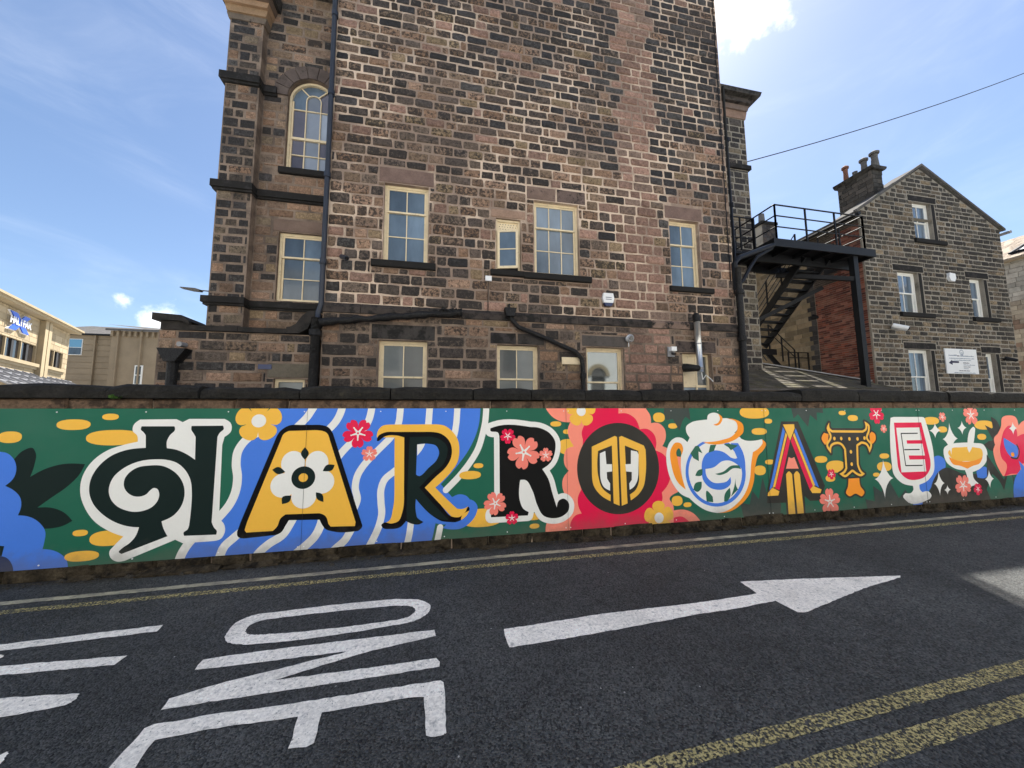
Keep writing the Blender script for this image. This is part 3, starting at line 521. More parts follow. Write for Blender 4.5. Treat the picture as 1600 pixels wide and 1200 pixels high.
MZ0, MZ1 = .115, 1.618
mural = thing('mural', 'bright painted mural spelling HARROGATE on boards screwed to the low wall', 'mural', (0, 4.235, 0))
JX = [-7.45, -4.45, -1.45, 1.55, 4.55, 7.5, 10.5, 13.5]
for a, b in zip(JX, JX[1:]):
    obj('board', MB().box(a+.0012, b-.0012, -.001, .006, MZ0, MZ1), M['p_green'], mural)
MUR = '''painted_leaf;deep;p;-3971,1144! -3924,1210 -3847,1242 -3817,1193 -3815,1086 -3837,967! -3757,1024 -3600,1080 -3418,1074! -3451,982 -3541,864 -3657,764 -3753,679! -3648,673 -3543,623 -3469,540! -3544,496 -3617,481 -3728,486! -3925,645! -4023,892! -4059,1005!
painted_cloud;blue;p;-4105,1212 -4038,1198 -3977,1136 -3949,1046 -3964,956 -4017,892! -3953,852 -3891,775 -3877,701 -3893,616! -3813,601 -3721,537 -3669,452 -3667,364 -3675,295! -3597,278 -3518,228 -3478,174 -3462,102! -3498,15! -4320,22! -4534,708! -4382,1060! -4211,1203
painted_cloud;navy;p;-4119,255 -4003,260 -3942,241 -3887,165 -3872,99! -3883,8! -4208,25! -4227,194!
painted_leaf;deep;p;-4082,337! -4013,351 -3965,343! -3974,257! -4073,263!
painted_dot;yellow;e;-4029,1346 91,55
painted_dot;yellow;e;-3545,1460 137,52
painted_dot;yellow;e;-3251,1535 69,32
painted_dot;yellow;e;-3204,1328 230,76
painted_dot;yellow;e;-3396,422 61,30
painted_dot;yellow;e;-3161,358 157,73
painted_dot;yellow;e;-3363,206 136,48
painted_river;blue;p;-1783,1641! -260,1641! 461,1642! 435,1390 334,1144 212,969 2,737! 132,585! 215,612 300,589 347,524 329,447 227,325 154,288 44,282 -52,301! -81,157! -106,71! -2566,83! -2555,129! -2497,279! -2309,424! -2222,459! -2148,575 -2079,702 -2057,865 -2077,1032 -2070,1165 -1965,1295! -1849,1433!
painted_wave;white;k82;-1922,1357 -1989,1324 -2101,1174 -2112,1033 -2091,899 -2104,736 -2150,616 -2241,492
painted_wave;white;k82;-2450,307 -2494,248 -2537,166 -2564,68
painted_wave;white;k78;-1375,1659 -1398,1620 -1458,1517 -1534,1430 -1610,1344
painted_wave;white;k79;-1093,1659 -1103,1605 -1153,1479 -1232,1382 -1319,1304
painted_wave;white;k77;-780,1660 -787,1595 -814,1477 -920,1316 -1081,1132 -1175,1003
painted_wave;white;k74;-465,1660 -471,1579 -485,1451 -575,1278 -649,1200 -736,1109 -864,958 -905,883 -929,733 -903,611 -936,508
painted_wave;white;k79;-920,352 -967,270 -1013,189 -1099,111 -1169,50
painted_wave;white;k75;-134,1660 -141,1579 -151,1432 -195,1223 -279,1097 -523,900 -623,811 -657,705 -653,568 -642,446 -668,313 -729,168 -791,54
painted_wave;white;k73;186,1661 182,1578 172,1429 133,1249 6,1090
painted_wave;white;k70;-318,382 -327,306 -337,215 -371,52
painted_wave;white;k81;-2042,327 -2090,282 -2165,208 -2208,85 -2219,39
painted_wave;white;k83;-1535,458 -1563,401 -1634,282 -1766,194 -1851,112 -1892,43
painted_wave;white;k85;-1250,457 -1263,374 -1320,244 -1411,151 -1545,47
painted_wave;white;k74;534,1661 530,1577 522,1476 488,1309 430,1128 332,967 218,826 62,670
painted_wave;white;k68;1,254 -14,178 -35,72
painted_outline;white;p;-3049,1453 -2999,1506! -2685,1508! -2626,1477! -2571,1510! -2249,1508! -2189,1462 -2181,1377 -2237,1319! -2253,1236! -2234,483! -2187,432 -2172,351 -2206,282 -2270,266! -2537,264! -2605,303! -3013,135! -3078,133 -3133,175 -3145,236 -3116,279 -3045,365! -3155,418 -3293,525 -3382,659 -3430,798 -3428,951 -3370,1088 -3249,1202 -3120,1254 -3001,1284! -3013,1348 -3051,1389
painted_letter;deep;p;-2980,1438! -2696,1435! -2688,1401 -2729,1344 -2750,1287 -2745,1214! -2662,1196 -2574,1153 -2489,1090! -2500,1324! -2524,1365 -2544,1399 -2544,1437! -2259,1437! -2249,1404 -2284,1362 -2302,1320! -2297,455! -2271,398 -2245,364 -2248,328! -2531,336! -2538,368 -2505,397 -2494,436! -2489,626 -2493,754 -2520,900 -2577,999 -2652,1066 -2738,1096 -2836,1104 -2972,1088 -3088,1032 -3174,941 -3201,803 -3175,724 -3123,660 -3053,618 -2972,596 -2892,604 -2827,636 -2784,697 -2778,767 -2800,812 -2828,820 -2860,795 -2884,764 -2930,743 -2984,746 -3040,780 -3079,844 -3079,922 -3044,983 -2980,1028 -2886,1044 -2776,1038 -2689,995 -2613,919 -2567,821 -2557,725 -2584,615 -2641,539 -2736,490! -2714,419 -2674,342! -3045,201! -3070,223 -3049,251 -2987,300 -2945,358 -2922,445! -3000,456 -3109,498 -3235,590 -3322,701 -3360,810 -3356,933 -3302,1055 -3205,1153 -3089,1203 -2928,1221! -2938,1347! -2961,1380 -2984,1404
painted_flower;yellow;o;-1925,1485 227,198
painted_outline;black;p;-1706,1380 -1630,1431 -1519,1438! -1325,1437! -1233,1409 -1181,1337! -854,365! -844,313 -884,273! -1146,286 -1212,312 -1254,365! -1280,417! -1580,430! -1608,379 -1650,308 -1695,286! -1994,272! -2051,295 -2060,344! -2034,439! -1762,1260!
painted_letter;yellow;p;-1627,1373! -1355,1379! -1247,1347 -1211,1267! -913,369! -919,327! -1165,337! -1190,369! -1226,456 -1283,485! -1614,492! -1658,457 -1692,368 -1728,330! -1975,330! -1992,355! -1974,435! -1701,1276! -1673,1345
painted_flower;white;e;-1568,1025 117,132
painted_flower;white;e;-1330,1022 115,130
painted_flower;white;e;-1273,817 126,127
painted_flower;white;e;-1652,795 124,128
painted_flower;white;e;-1445,675 124,132
painted_flower;white;e;-1456,867 111,120
painted_leaf;deep;p;-1459,1194! -1418,1128 -1453,1060! -1496,1130
painted_leaf;deep;p;-1767,963! -1717,991 -1640,936! -1705,915
painted_leaf;deep;p;-1150,994! -1173,942 -1270,932! -1232,996
painted_leaf;deep;p;-1653,601! -1654,673 -1569,685! -1582,627
painted_leaf;deep;p;-1248,601! -1314,639 -1328,708! -1268,688
painted_flower;deep;e;-1459,870 118,120
painted_flower;yellow;e;-1460,870 46,46
painted_flower;crimson;b;-921,1339 165,90
painted_flower;coral;b;-794,1107 86,270
painted_shadow;yellow;p;-719,1288! -713,1351 -670,1413 -579,1433! -63,1431! 34,1414 132,1339 198,1232 212,1133 192,988 121,878 26,778 -60,702! 76,562 189,453! 254,445 318,470! 270,362 174,313! -178,707! -300,627! -400,326! -520,318 -624,332! -558,366 -524,485 -512,699! -526,1285! -621,1286!
painted_letter;black;p;-718,1249! -704,1303 -637,1342 -531,1348! -126,1343! 3,1316 93,1234 126,1119 111,1023 48,920 -54,828 -178,707! -2,511 142,362 222,357 286,408 326,470 356,460 348,397 287,330 199,301 111,306! 16,323 -71,375 -276,587! -273,440 -249,362 -187,325! -232,303 -294,307 -378,347! -444,283 -549,272 -623,287 -642,323 -617,344 -535,330 -461,352 -421,449 -408,663! -419,1283! -515,1308 -621,1302 -695,1248!
painted_letter;deep;p;-357,1287! -125,1289! -12,1252 69,1169 70,1072 23,961 -86,869 -240,710! -81,523 95,333! 16,338 -71,382 -276,587! -279,472 -257,378 -194,331! -294,314 -371,354! -376,477! -364,1099!
painted_river;blue;p;-273,1200! -155,1206 -59,1180 -23,1107 -49,1019 -135,934 -258,844 -279,860!
painted_wave;white;p;-273,1200! -183,1207! -224,1128 -270,1073!
painted_dot;yellow;e;439,935 58,29
painted_dot;yellow;e;341,829 128,48
painted_dot;yellow;e;485,331 247,105
painted_dot;yellow;e;1121,194 61,29
painted_dot;yellow;e;1121,193 60,28
painted_dot;yellow;e;1415,1421 72,33
painted_dot;yellow;e;1564,1322 56,30
painted_dot;yellow;e;1561,1134 120,96
painted_dot;yellow;e;1111,306 91,42
painted_river;blue;p;229,522! 301,550 383,530 429,464 416,385 319,265 239,226 128,222 33,244! 79,295! 246,324 319,391 334,453 302,479 253,458!
painted_petal;pink;p;1292,1673! 1291,1607! 1376,1506 1487,1452 1607,1440! 1573,1352 1587,1246 1649,1136! 1543,1097 1513,1008 1523,904 1573,835! 1496,742 1486,640 1531,521 1607,415! 1463,278 1276,218 1259,113! 1258,35! 3406,6! 3413,115! 3318,214 3194,268 3023,270! 3018,339 2969,419 3100,506! 3108,805 3088,933 3005,1062 2899,1112! 2956,1223 2947,1336 2861,1417 2745,1418! 2741,1514 2683,1606! 2677,1675!
painted_petal;crimson;p;1773,1220! 1758,1304 1794,1396 1879,1487! 1849,1607! 1851,1674! 2283,1674! 2278,1548! 2407,1547 2526,1467 2576,1340! 2696,1339 2790,1258 2812,1162 2789,1060! 2911,1001 2994,872 3004,730 2943,592 2858,510! 2863,425 2823,350! 2565,32! 1574,13! 1576,113! 1587,213 1652,289 1732,306! 1687,411 1689,513 1731,592!
painted_petal;crimson;p;3018,177! 3135,186 3239,118! 3242,17! 3001,33!
painted_emblem;charcoal;e;2260,847 576,580
painted_emblem;yellow;p;1890,1127! 2215,1259! 2245,1243! 2249,373! 2167,407! 2169,1136! 1974,1071! 1974,723 2009,617 2129,514! 2126,435! 1981,528 1903,636 1882,772!
painted_emblem;yellow;p;2274,1242! 2309,1257! 2625,1126! 2648,1071! 2633,744 2600,606 2536,517 2409,432! 2398,506! 2486,565 2534,671 2538,763! 2543,1058! 2352,1132! 2360,397! 2279,371!
painted_emblem;white;p;1998,1040! 2074,1069! 2085,901! 2160,898! 2160,807! 2086,802! 2087,719! 2126,657! 2123,567! 2034,623 2000,707 1993,783!
painted_emblem;white;p;2436,1068! 2525,1050! 2544,1011! 2529,763! 2508,672 2462,605 2397,566! 2395,646! 2432,690! 2436,790! 2356,800! 2349,892! 2428,893!
painted_flower;yellow;o;1758,1581 201,54
painted_flower;yellow;o;2801,190 216,270
painted_outline;white;g66;581,1375! 624,1391 1086,1386! 1170,1380 1264,1349 1325,1311 1399,1204 1397,1085 1342,953 1226,869! 1301,750 1352,573 1406,400! 1436,481 1498,500 1561,447 1559,359 1479,292 1353,273 1232,313 1158,439 1099,614 1009,746 948,749! 939,699 946,485 980,410 1049,365! 1039,325! 590,330! 590,367 665,419 695,498! 692,1239! 675,1323 581,1350
painted_letter;ink;p;581,1375! 624,1391 1086,1386! 1170,1380 1264,1349 1325,1311 1399,1204 1397,1085 1342,953 1226,869! 1301,750 1352,573 1406,400! 1436,481 1498,500 1561,447 1559,359 1479,292 1353,273 1232,313 1158,439 1099,614 1009,746 948,749! 939,699 946,485 980,410 1049,365! 1039,325! 590,330! 590,367 665,419 695,498! 692,1239! 675,1323 581,1350
painted_flower;crimson;b;796,1279 96,90
painted_flower;coral;b;995,1081 209,100
painted_flower;coral;b;1275,1040 89,270
painted_flower;coral;b;640,488 139,100
painted_flower;crimson;b;842,307 81,270
painted_dot;yellow;e;2868,1494 87,65
painted_dot;yellow;e;3071,1378 70,36
painted_dot;yellow;e;4398,1558 249,89
painted_dot;yellow;e;4622,1431 68,35
painted_dot;yellow;e;4455,1286 129,48
painted_dot;yellow;e;4593,852 78,34
painted_dot;yellow;e;4420,741 97,67
painted_dot;yellow;e;5503,863 114,49
painted_dot;yellow;e;5764,750 179,88
painted_dot;yellow;e;5643,583 88,49
painted_dot;yellow;e;3078,391 81,65
painted_dot;yellow;e;3232,333 60,31
painted_leaf;shade;p;2969,1676! 2948,1529 2975,1456! 3076,1472! 3168,1317! 3222,1446! 3272,1503! 3344,1454! 3341,1544! 3321,1676!
painted_leaf;shade;p;5052,1679! 5044,1603! 5073,1467! 5155,1529! 5320,1342! 5373,1519! 5495,1429! 5498,1554! 5620,1545! 5613,1681!
painted_leaf;shade;p;4092,41! 4098,116! 4056,316! 4210,284! 4266,469! 4365,349! 4452,643! 4504,441! 4733,264! 4688,19!
painted_teapot;orange;p;4499,1171! 4555,1111 4506,1027 4408,945 4344,796 4294,566 4201,406 4054,284 3873,206 3702,200! 3847,617! 4067,938!
painted_teapot;white;p;2963,1063 3023,1174 3117,1224 3208,1211 3279,1156! 3320,1217! 3273,1291 3273,1364 3352,1421 3505,1452 3610,1460! 3624,1518 3723,1556 3808,1526 3834,1475! 3951,1474 4085,1414 4088,1322 3994,1256! 4127,1195! 4205,1165 4345,1157 4489,1177! 4495,1129 4438,1062 4321,998! 4277,832 4240,634 4145,442 3997,303 3817,217 3683,201! 3517,242 3357,337 3261,420! 3146,473 3044,587 2965,779 2947,937
painted_teapot;blue;e;3702,738 476,454
painted_teapot;white;e;3695,744 422,415
painted_teapot;blue;p;3964,1131! 4082,1129! 4160,985 4176,769 4114,541! 4117,705 4098,837 4047,938!
painted_teapot;white;p;3320,1209! 3512,1279! 4054,1272! 4137,1195! 4084,1150! 3808,1126! 3504,1161! 3449,1179!
painted_teapot;orange;p;3931,1471! 4069,1457 4183,1388 4185,1287 4088,1204 3886,1133 3654,1121 3522,1151! 3812,1175 4012,1239 4088,1322 4085,1406
painted_teapot;orange;p;3790,1542! 3854,1483 3829,1417 3749,1376 3702,1393! 3781,1417 3814,1467
painted_teapot;orange;p;3027,1078 3095,1153 3177,1142 3209,1074 3172,978! 3162,867 3165,740 3218,529! 3101,632 3022,840
painted_teapot;mid;p;3107,1044 3142,1078 3171,1042 3160,963 3112,972
painted_teapot;pink;p;3112,972! 3160,963! 3155,867! 3157,724! 3124,868!
painted_letter;blue;p;3549,984 3647,1031 3819,1018 3949,933! 4046,922 4089,970! 4148,836 4131,754! 4040,839 3926,892 3810,887 3670,810 3536,791! 3548,694 3637,610 3769,596 3866,616 3923,671! 3922,582 3840,520 3705,507 3576,548 3489,648 3476,793 3496,905
painted_leaf;mid;p;3444,1109! 3503,1002! 3443,1028! 3440,898! 3359,941! 3316,1007! 3397,1102!
painted_leaf;mid;p;3598,1008! 3634,1113! 3730,1116! 3685,1030!
painted_leaf;mid;p;3371,708! 3423,778 3489,792! 3474,712
painted_leaf;mid;p;3332,527! 3365,605 3465,625! 3443,522 3395,493
painted_leaf;mid;p;3525,360! 3535,502 3623,418! 3627,346!
painted_leaf;mid;p;3798,346! 3815,441 3902,526! 3898,405 3846,346!
painted_leaf;mid;p;3908,404! 3965,515 4005,652! 4006,546 4032,496!
painted_leaf;mid;p;3682,721! 3819,748 3940,818 4077,822! 4103,771! 3976,784 3855,723 3738,703
painted_leaf;mid;p;3846,1117! 3925,1124! 4080,1095! 3957,1032! 3921,1074!
painted_letter;charcoal;p;4845,1425! 5144,1423! 5531,480! 5421,276! 5238,280! 5150,352! 5139,58! 4816,61! 4816,276! 4500,285! 4517,474!
painted_letter;yellow;p;4873,1381! 5071,1383! 5074,1323! 4976,1146! 4899,1326!
painted_letter;blue;p;4869,1347! 4898,1277! 4612,511! 4546,456!
painted_letter;yellow;p;4908,1268! 4932,1228! 4653,501! 4611,495!
painted_letter;crimson;p;4941,1215! 4974,1140! 4720,456! 4651,484!
painted_letter;crimson;p;4987,1140! 5026,1214! 5314,481! 5254,432!
painted_letter;yellow;p;5033,1219! 5059,1261! 5352,496! 5314,481!
painted_letter;blue;p;5064,1275! 5091,1323! 5420,459! 5352,496!
painted_letter;yellow;p;4601,495! 4719,440! 4693,383! 4515,383! 4523,424!
painted_letter;yellow;p;5314,489! 5460,431! 5433,381! 5288,388! 5255,440!
painted_letter;pink;p;4926,914! 4972,896 5023,911! 5084,743! 4863,750!
painted_letter;yellow;p;4855,669! 4912,710 4960,665! 4962,69! 4844,59!
painted_letter;yellow;p;4991,664! 5049,708 5097,660! 5112,60! 5000,50!
painted_flower;crimson;b;5667,643 80,90
painted_flower;coral;b;5593,253 191,54
painted_outline;charcoal;g32;5712,1400! 5714,1320 5755,1287! 6331,1276! 6394,1308 6392,1413! 6483,1348 6470,1255 6423,1164 6493,1072 6427,936! 6373,1056 6293,1076! 6218,1041! 6195,772! 6230,681 6297,625! 6218,592 6108,632 6065,660 6017,635 5920,589 5813,643! 5910,692 5937,726! 5947,993! 5887,1066 5798,1077 5727,1051 5693,946! 5618,1072 5699,1194 5658,1320
painted_outline;charcoal;g26;5974,566! 6180,567! 6188,451 6251,351 6203,301 6082,342 5953,313 5903,359 5947,444
painted_outline;charcoal;g24;6513,1255! 6573,1217 6579,1143 6505,1068! 6463,1109! 6465,1219!
painted_outline;charcoal;g24;5598,1250! 5545,1170 5600,1072! 5657,1124! 5681,1230!
painted_letter;orange;p;5974,566! 6180,567! 6188,451 6251,351 6203,301 6082,342 5953,313 5903,359 5947,444
painted_letter;orange;p;6513,1255! 6573,1217 6579,1143 6505,1068! 6463,1109! 6465,1219!
painted_letter;orange;p;5598,1250! 5545,1170 5600,1072! 5657,1124! 5681,1230!
painted_letter;yellow;p;5712,1400! 5714,1320 5755,1287! 6331,1276! 6394,1308 6392,1413! 6483,1348 6470,1255 6423,1164 6493,1072 6427,936! 6373,1056 6293,1076! 6218,1041! 6195,772! 6230,681 6297,625! 6218,592 6108,632 6065,660 6017,635 5920,589 5813,643! 5910,692 5937,726! 5947,993! 5887,1066 5798,1077 5727,1051 5693,946! 5618,1072 5699,1194 5658,1320
painted_letter;charcoal;g-34;5712,1400! 5714,1320 5755,1287! 6331,1276! 6394,1308 6392,1413! 6483,1348 6470,1255 6423,1164 6493,1072 6427,936! 6373,1056 6293,1076! 6218,1041! 6195,772! 6230,681 6297,625! 6218,592 6108,632 6065,660 6017,635 5920,589 5813,643! 5910,692 5937,726! 5947,993! 5887,1066 5798,1077 5727,1051 5693,946! 5618,1072 5699,1194 5658,1320
painted_letter;yellow;e;5910,1161 23,27
painted_letter;yellow;e;6065,1152 23,27
painted_letter;yellow;e;6221,1150 23,27
painted_letter;yellow;e;6358,1160 24,27
painted_letter;yellow;e;5781,1163 23,27
painted_letter;yellow;e;6069,960 23,27
painted_letter;yellow;e;6062,776 23,27
painted_dot;yellow;e;5980,1544 69,33
painted_dot;yellow;e;6173,1466 98,46
painted_dot;yellow;e;6719,879 96,40
painted_dot;yellow;e;6696,719 144,72
painted_dot;yellow;e;6517,604 66,30
painted_dot;yellow;e;7781,1412 170,62
painted_dot;yellow;e;8007,1270 101,49
painted_dot;yellow;e;8966,1332 226,76
painted_dot;yellow;e;8874,1137 104,50
painted_dot;yellow;e;10051,1468 67,42
painted_leaf;shade;p;6255,254! 6435,210! 6431,441! 6583,345! 6751,518! 6829,388 6915,230! 7068,359! 7144,209! 7119,48! 6289,77!
painted_cloud;blue;p;7737,837! 7857,852 7965,792 7972,678 7862,568 7714,460 7594,354 7401,178! 7362,16! 7178,26! 7205,206! 7335,476!
painted_bush;charcoal;p;7362,16! 7383,115! 7444,213 7559,300 7663,462 7816,607 8009,661 8160,614 8336,550 8552,542 8795,514 8887,413! 8895,25! 8888,-13!
painted_cloud;blue;p;8641,578! 8874,638 8945,567 8842,473 8650,480!
painted_glass;white;p;6924,1465! 6987,1478! 7582,1475! 7631,1461 7650,1413! 7737,837 7700,611 7564,485 7364,419! 7364,345 7408,301! 7558,294 7588,243 7541,190! 7044,200 7003,253 7060,304! 7184,308 7228,352 7224,407! 6987,472 6860,604 6848,769 6891,1325!
painted_glass;crimson;p;6982,1389! 7555,1388! 7654,801! 7633,670 7524,552 7313,495 7118,521 6987,636 6965,821!
painted_letter;white;p;7017,1308! 7504,1308! 7523,1108! 7202,1110! 7204,1057! 7527,1051! 7549,865! 7209,874! 7216,810! 7539,804! 7539,617! 7022,620!
painted_letter;black;k17;7446,1217 7103,1219
painted_letter;black;k17;7103,1219 7123,720
painted_letter;black;k17;7135,965 7444,962
painted_letter;black;k17;7123,720 7468,713
painted_glass;white;p;8055,1011 8208,1041 8371,1049 8699,1037 8888,1003 8947,903 8909,745 8761,632 8557,571! 8555,484 8659,383! 8488,343! 8422,355 8413,528 8386,606! 8140,653 7998,753 7963,888 7981,964
painted_glass;yellow;p;8064,905 8125,951 8358,975 8685,964 8831,925 8835,826 8703,761 8426,750 8161,777
painted_glass;orange;p;8064,828! 8266,760 8562,746 8828,807! 8749,711 8575,668 8445,627! 8305,676 8125,720
painted_glass;white;p;8661,1285 8707,1305 8743,1274! 8599,950 8532,883! 8504,952!
painted_sparkle;white;s;6658,539 190,296
painted_sparkle;white;s;7833,1256 131,125
painted_sparkle;white;s;8146,1116 173,271
painted_sparkle;white;s;8442,1292 109,118
painted_sparkle;white;s;7785,420 116,195
painted_sparkle;white;s;7944,314 73,75
painted_flower;crimson;b;6646,1523 153,90
painted_flower;coral;b;6765,1298 67,90
painted_flower;coral;b;8036,1472 82,90
painted_flower;coral;b;8682,1505 176,270
painted_flower;coral;b;8302,364 180,90
painted_flower;crimson;b;8623,292 99,100
painted_leaf;charcoal;p;9149,1472! 9279,1400 9342,1277! 9256,1137 9248,955! 9094,899 8888,1003! 9012,1061! 9129,1078! 8979,1332! 9165,1259!
painted_leaf;charcoal;p;8928,844! 9052,682 9256,418! 9435,590 9501,348! 9467,112! 9436,35! 8923,24! 8840,318!
painted_leaf;mid;p;8993,526! 9138,403 9220,242! 9443,559 9466,389 9379,38! 8923,24! 8819,280!
painted_petal;pink;p;9364,1318 9403,1440 9590,1491 9760,1449 9792,1314! 9929,1395 10107,1373 10268,1267! 10219,768! 9680,501! 9239,477! 9099,779 9098,919 9156,998! 9147,1098 9249,1177!
painted_petal;crimson;p;9421,1236 9554,1316 9719,1252 9723,1129! 9941,1167 10105,1081 10120,874 9960,694! 9699,661! 9665,501! 9447,509! 9267,476! 9365,672 9270,775 9255,915 9312,1055
painted_petal;blue;p;9668,723! 9815,577 9890,372 9721,140! 9580,28! 9418,17! 9518,427 9697,581!
painted_petal;blue;p;9382,1114! 9555,1030 9685,946 9674,824 9586,756 9430,851 9372,993
painted_petal;charcoal;k28;9678,987 9716,884 9647,764 9503,778
painted_dot;orange;e;9542,827 41,36
painted_sparkle;white;s;8915,445 106,155
painted_sparkle;white;s;9642,1270 104,113'''.split('\n')
boxes = []
def put(name, col, loops):
    loops = [clipr(l, JX[0], JX[-1], MZ0+.001, MZ1-.001) for l in loops]; loops = [l for l in loops if len(l) > 2]
    if not loops: return
    A = np.array([p for l in loops for p in l]); bb = (*A.min(0), *A.max(0))
    lv = 1+max([b[4] for b in boxes if b[0] < bb[2] and b[2] > bb[0] and b[1] < bb[3] and b[3] > bb[1]], default=0)
    boxes.append((*bb, lv)); y = -.001-.00035*lv; mb = MB()
    fill(mb, loops, lambda x, z: (x, y, z)); obj(name, mb, M['p_'+col], mural)
def ell(cx, cz, rx, rz, n=36, sq=2.25):
    return [(cx+rx*math.copysign(abs(math.cos(a))**(2/sq), math.cos(a)), cz+rz*math.copysign(abs(math.sin(a))**(2/sq), math.sin(a))) for a in (2*math.pi*k/n for k in range(n))]
for l in MUR:
    nm, col, k, s = l.split(';')
    if k == 'p': put(nm, col, [spline(parse(s))])
    elif k[0] == 'g':
        for lp in contour(spline(parse(s)), int(k[1:])/1000): put(nm, col, [lp])
    elif k[0] == 'k':
        P = parse(s); P = spline([(a, b, False) for a, b, _ in P], False)
        for lp in contour(P, int(k[1:])/2000, False): put(nm, col, [lp])
    elif k == 'e':
        a, b = s.split(); cx, cz = (float(t)/1000 for t in a.split(',')); rx, rz = (float(t)/1000 for t in b.split(','))
        put(nm, col, [ell(cx, cz, rx, rz, 64 if rx > .2 else 32, 2.0 if nm != 'painted_dot' else 2.35)])
    elif k == 's':
        a, b = s.split(); cx, cz = (float(t)/1000 for t in a.split(',')); rx, rz = (float(t)/1000 for t in b.split(','))
        P = []
        for q in range(32):
            t = 2*math.pi*q/32; c, d = math.cos(t), math.sin(t); P.append((cx+rx*math.copysign(abs(c)**3.2, c)+rx*.10*d, cz+rz*math.copysign(abs(d)**3.2, d)))
        put(nm, col, [P])
    elif k in 'ob':
        a, b = s.split(); cx, cz = (float(t)/1000 for t in a.split(',')); R, rot = (float(t) for t in b.split(',')); R /= 1000
        if k == 'o':     # plain five-petal flower: petals, white eye
            P = []
            for q in range(150):
                t = 2*math.pi*q/150; u = abs(((t*5/(2*math.pi)) % 1)*2-1); rr = R*(1-.30*u**2.2-.06*(1-u)**6*0)
                P.append((cx+rr*math.cos(t-rad(rot)), cz+rr*math.sin(t-rad(rot))))
            P = [(cx+(x-cx), z) for x, z in P]
            # petal centres at rot + 72 k
            P = []
            for q in range(180):
                t = 2*math.pi*q/180; u = ((t*5/(2*math.pi)+.5) % 1)-.5
                rr = R*(.53+.47*(max(0., 1-(abs(u)*2)**2.4))**.42); P.append((cx+rr*math.cos(t-rad(rot)), cz+rr*math.sin(t-rad(rot))))
            put(nm, col, [P]); put(nm, 'white', [ell(cx, cz, R*.31, R*.31, 32, 2)])
        else:            # cherry blossom: notched petals, star of stamens
            P = []
            for q in range(200):
                t = 2*math.pi*q/200; u = ((t*5/(2*math.pi)+.5) % 1)-.5
                rr = R*(.36+.64*(max(0., 1-(abs(u)*2)**2.6))**.5)-R*.13*max(0, 1-abs(u)/.10); P.append((cx+rr*math.cos(t-rad(rot)), cz+rr*math.sin(t-rad(rot))))
            put(nm, col, [P]); S = []
            for q in range(5):
                t = 2*math.pi*q/5-rad(rot); w = R*.035; c, d = math.cos(t), math.sin(t); r1 = R*.46
                for (rr, ww) in ((R*.09, w), (r1, w*.9), (r1*1.02, w*2.0), (r1*1.12, w*1.6), (r1*1.12, -w*1.6), (r1*1.02, -w*2.0), (r1, -w*.9), (R*.09, -w)):
                    S.append((t, rr, ww))
            P = []
            for q in range(5):
                t = 2*math.pi*q/5-rad(rot); c, d = math.cos(t), math.sin(t)
                for (rr, ww) in ((R*.12, -R*.07), (R*.42, -R*.035), (R*.46, -R*.06), (R*.52, 0), (R*.46, R*.06), (R*.42, R*.035), (R*.12, R*.07)):
                    P.append((cx+rr*c-ww*d, cz+rr*d+ww*c))
            put(nm, 'white', [P]); put(nm, col, [ell(cx, cz, R*.07, R*.07, 10, 2)])
for cx, cz, rx, rz in ((10.9, 1.3, .25, .08), (11.5, .5, .3, .09), (12.1, 1.05, .22, .07), (12.8, .35, .28, .08), (13.0, 1.35, .2, .06), (11.9, 1.45, .12, .04), (-5.2, 1.3, .3, .08), (-5.6, .5, .25, .07), (-6.4, 1.0, .3, .09)): put('painted_dot', 'yellow', [ell(cx, cz, rx, rz, 32, 2.3)])
for a in JX[1:-1]: obj('board_joint', MB().box(a-.0007, a+.0007, -.0095, -.0065, MZ0, MZ1), M['dark'], mural)
for a, b in zip(JX, JX[1:]):     # screw heads along the edges
    for z in (MZ1-.035, MZ0+.035):
        for q in range(5):
            x = a+.03+(b-a-.06)*q/4; o = obj('screw', MB().tube([(x, -.0065, z), (x, -.0105, z)], [.007, .006], 8), M['plastic'], mural)

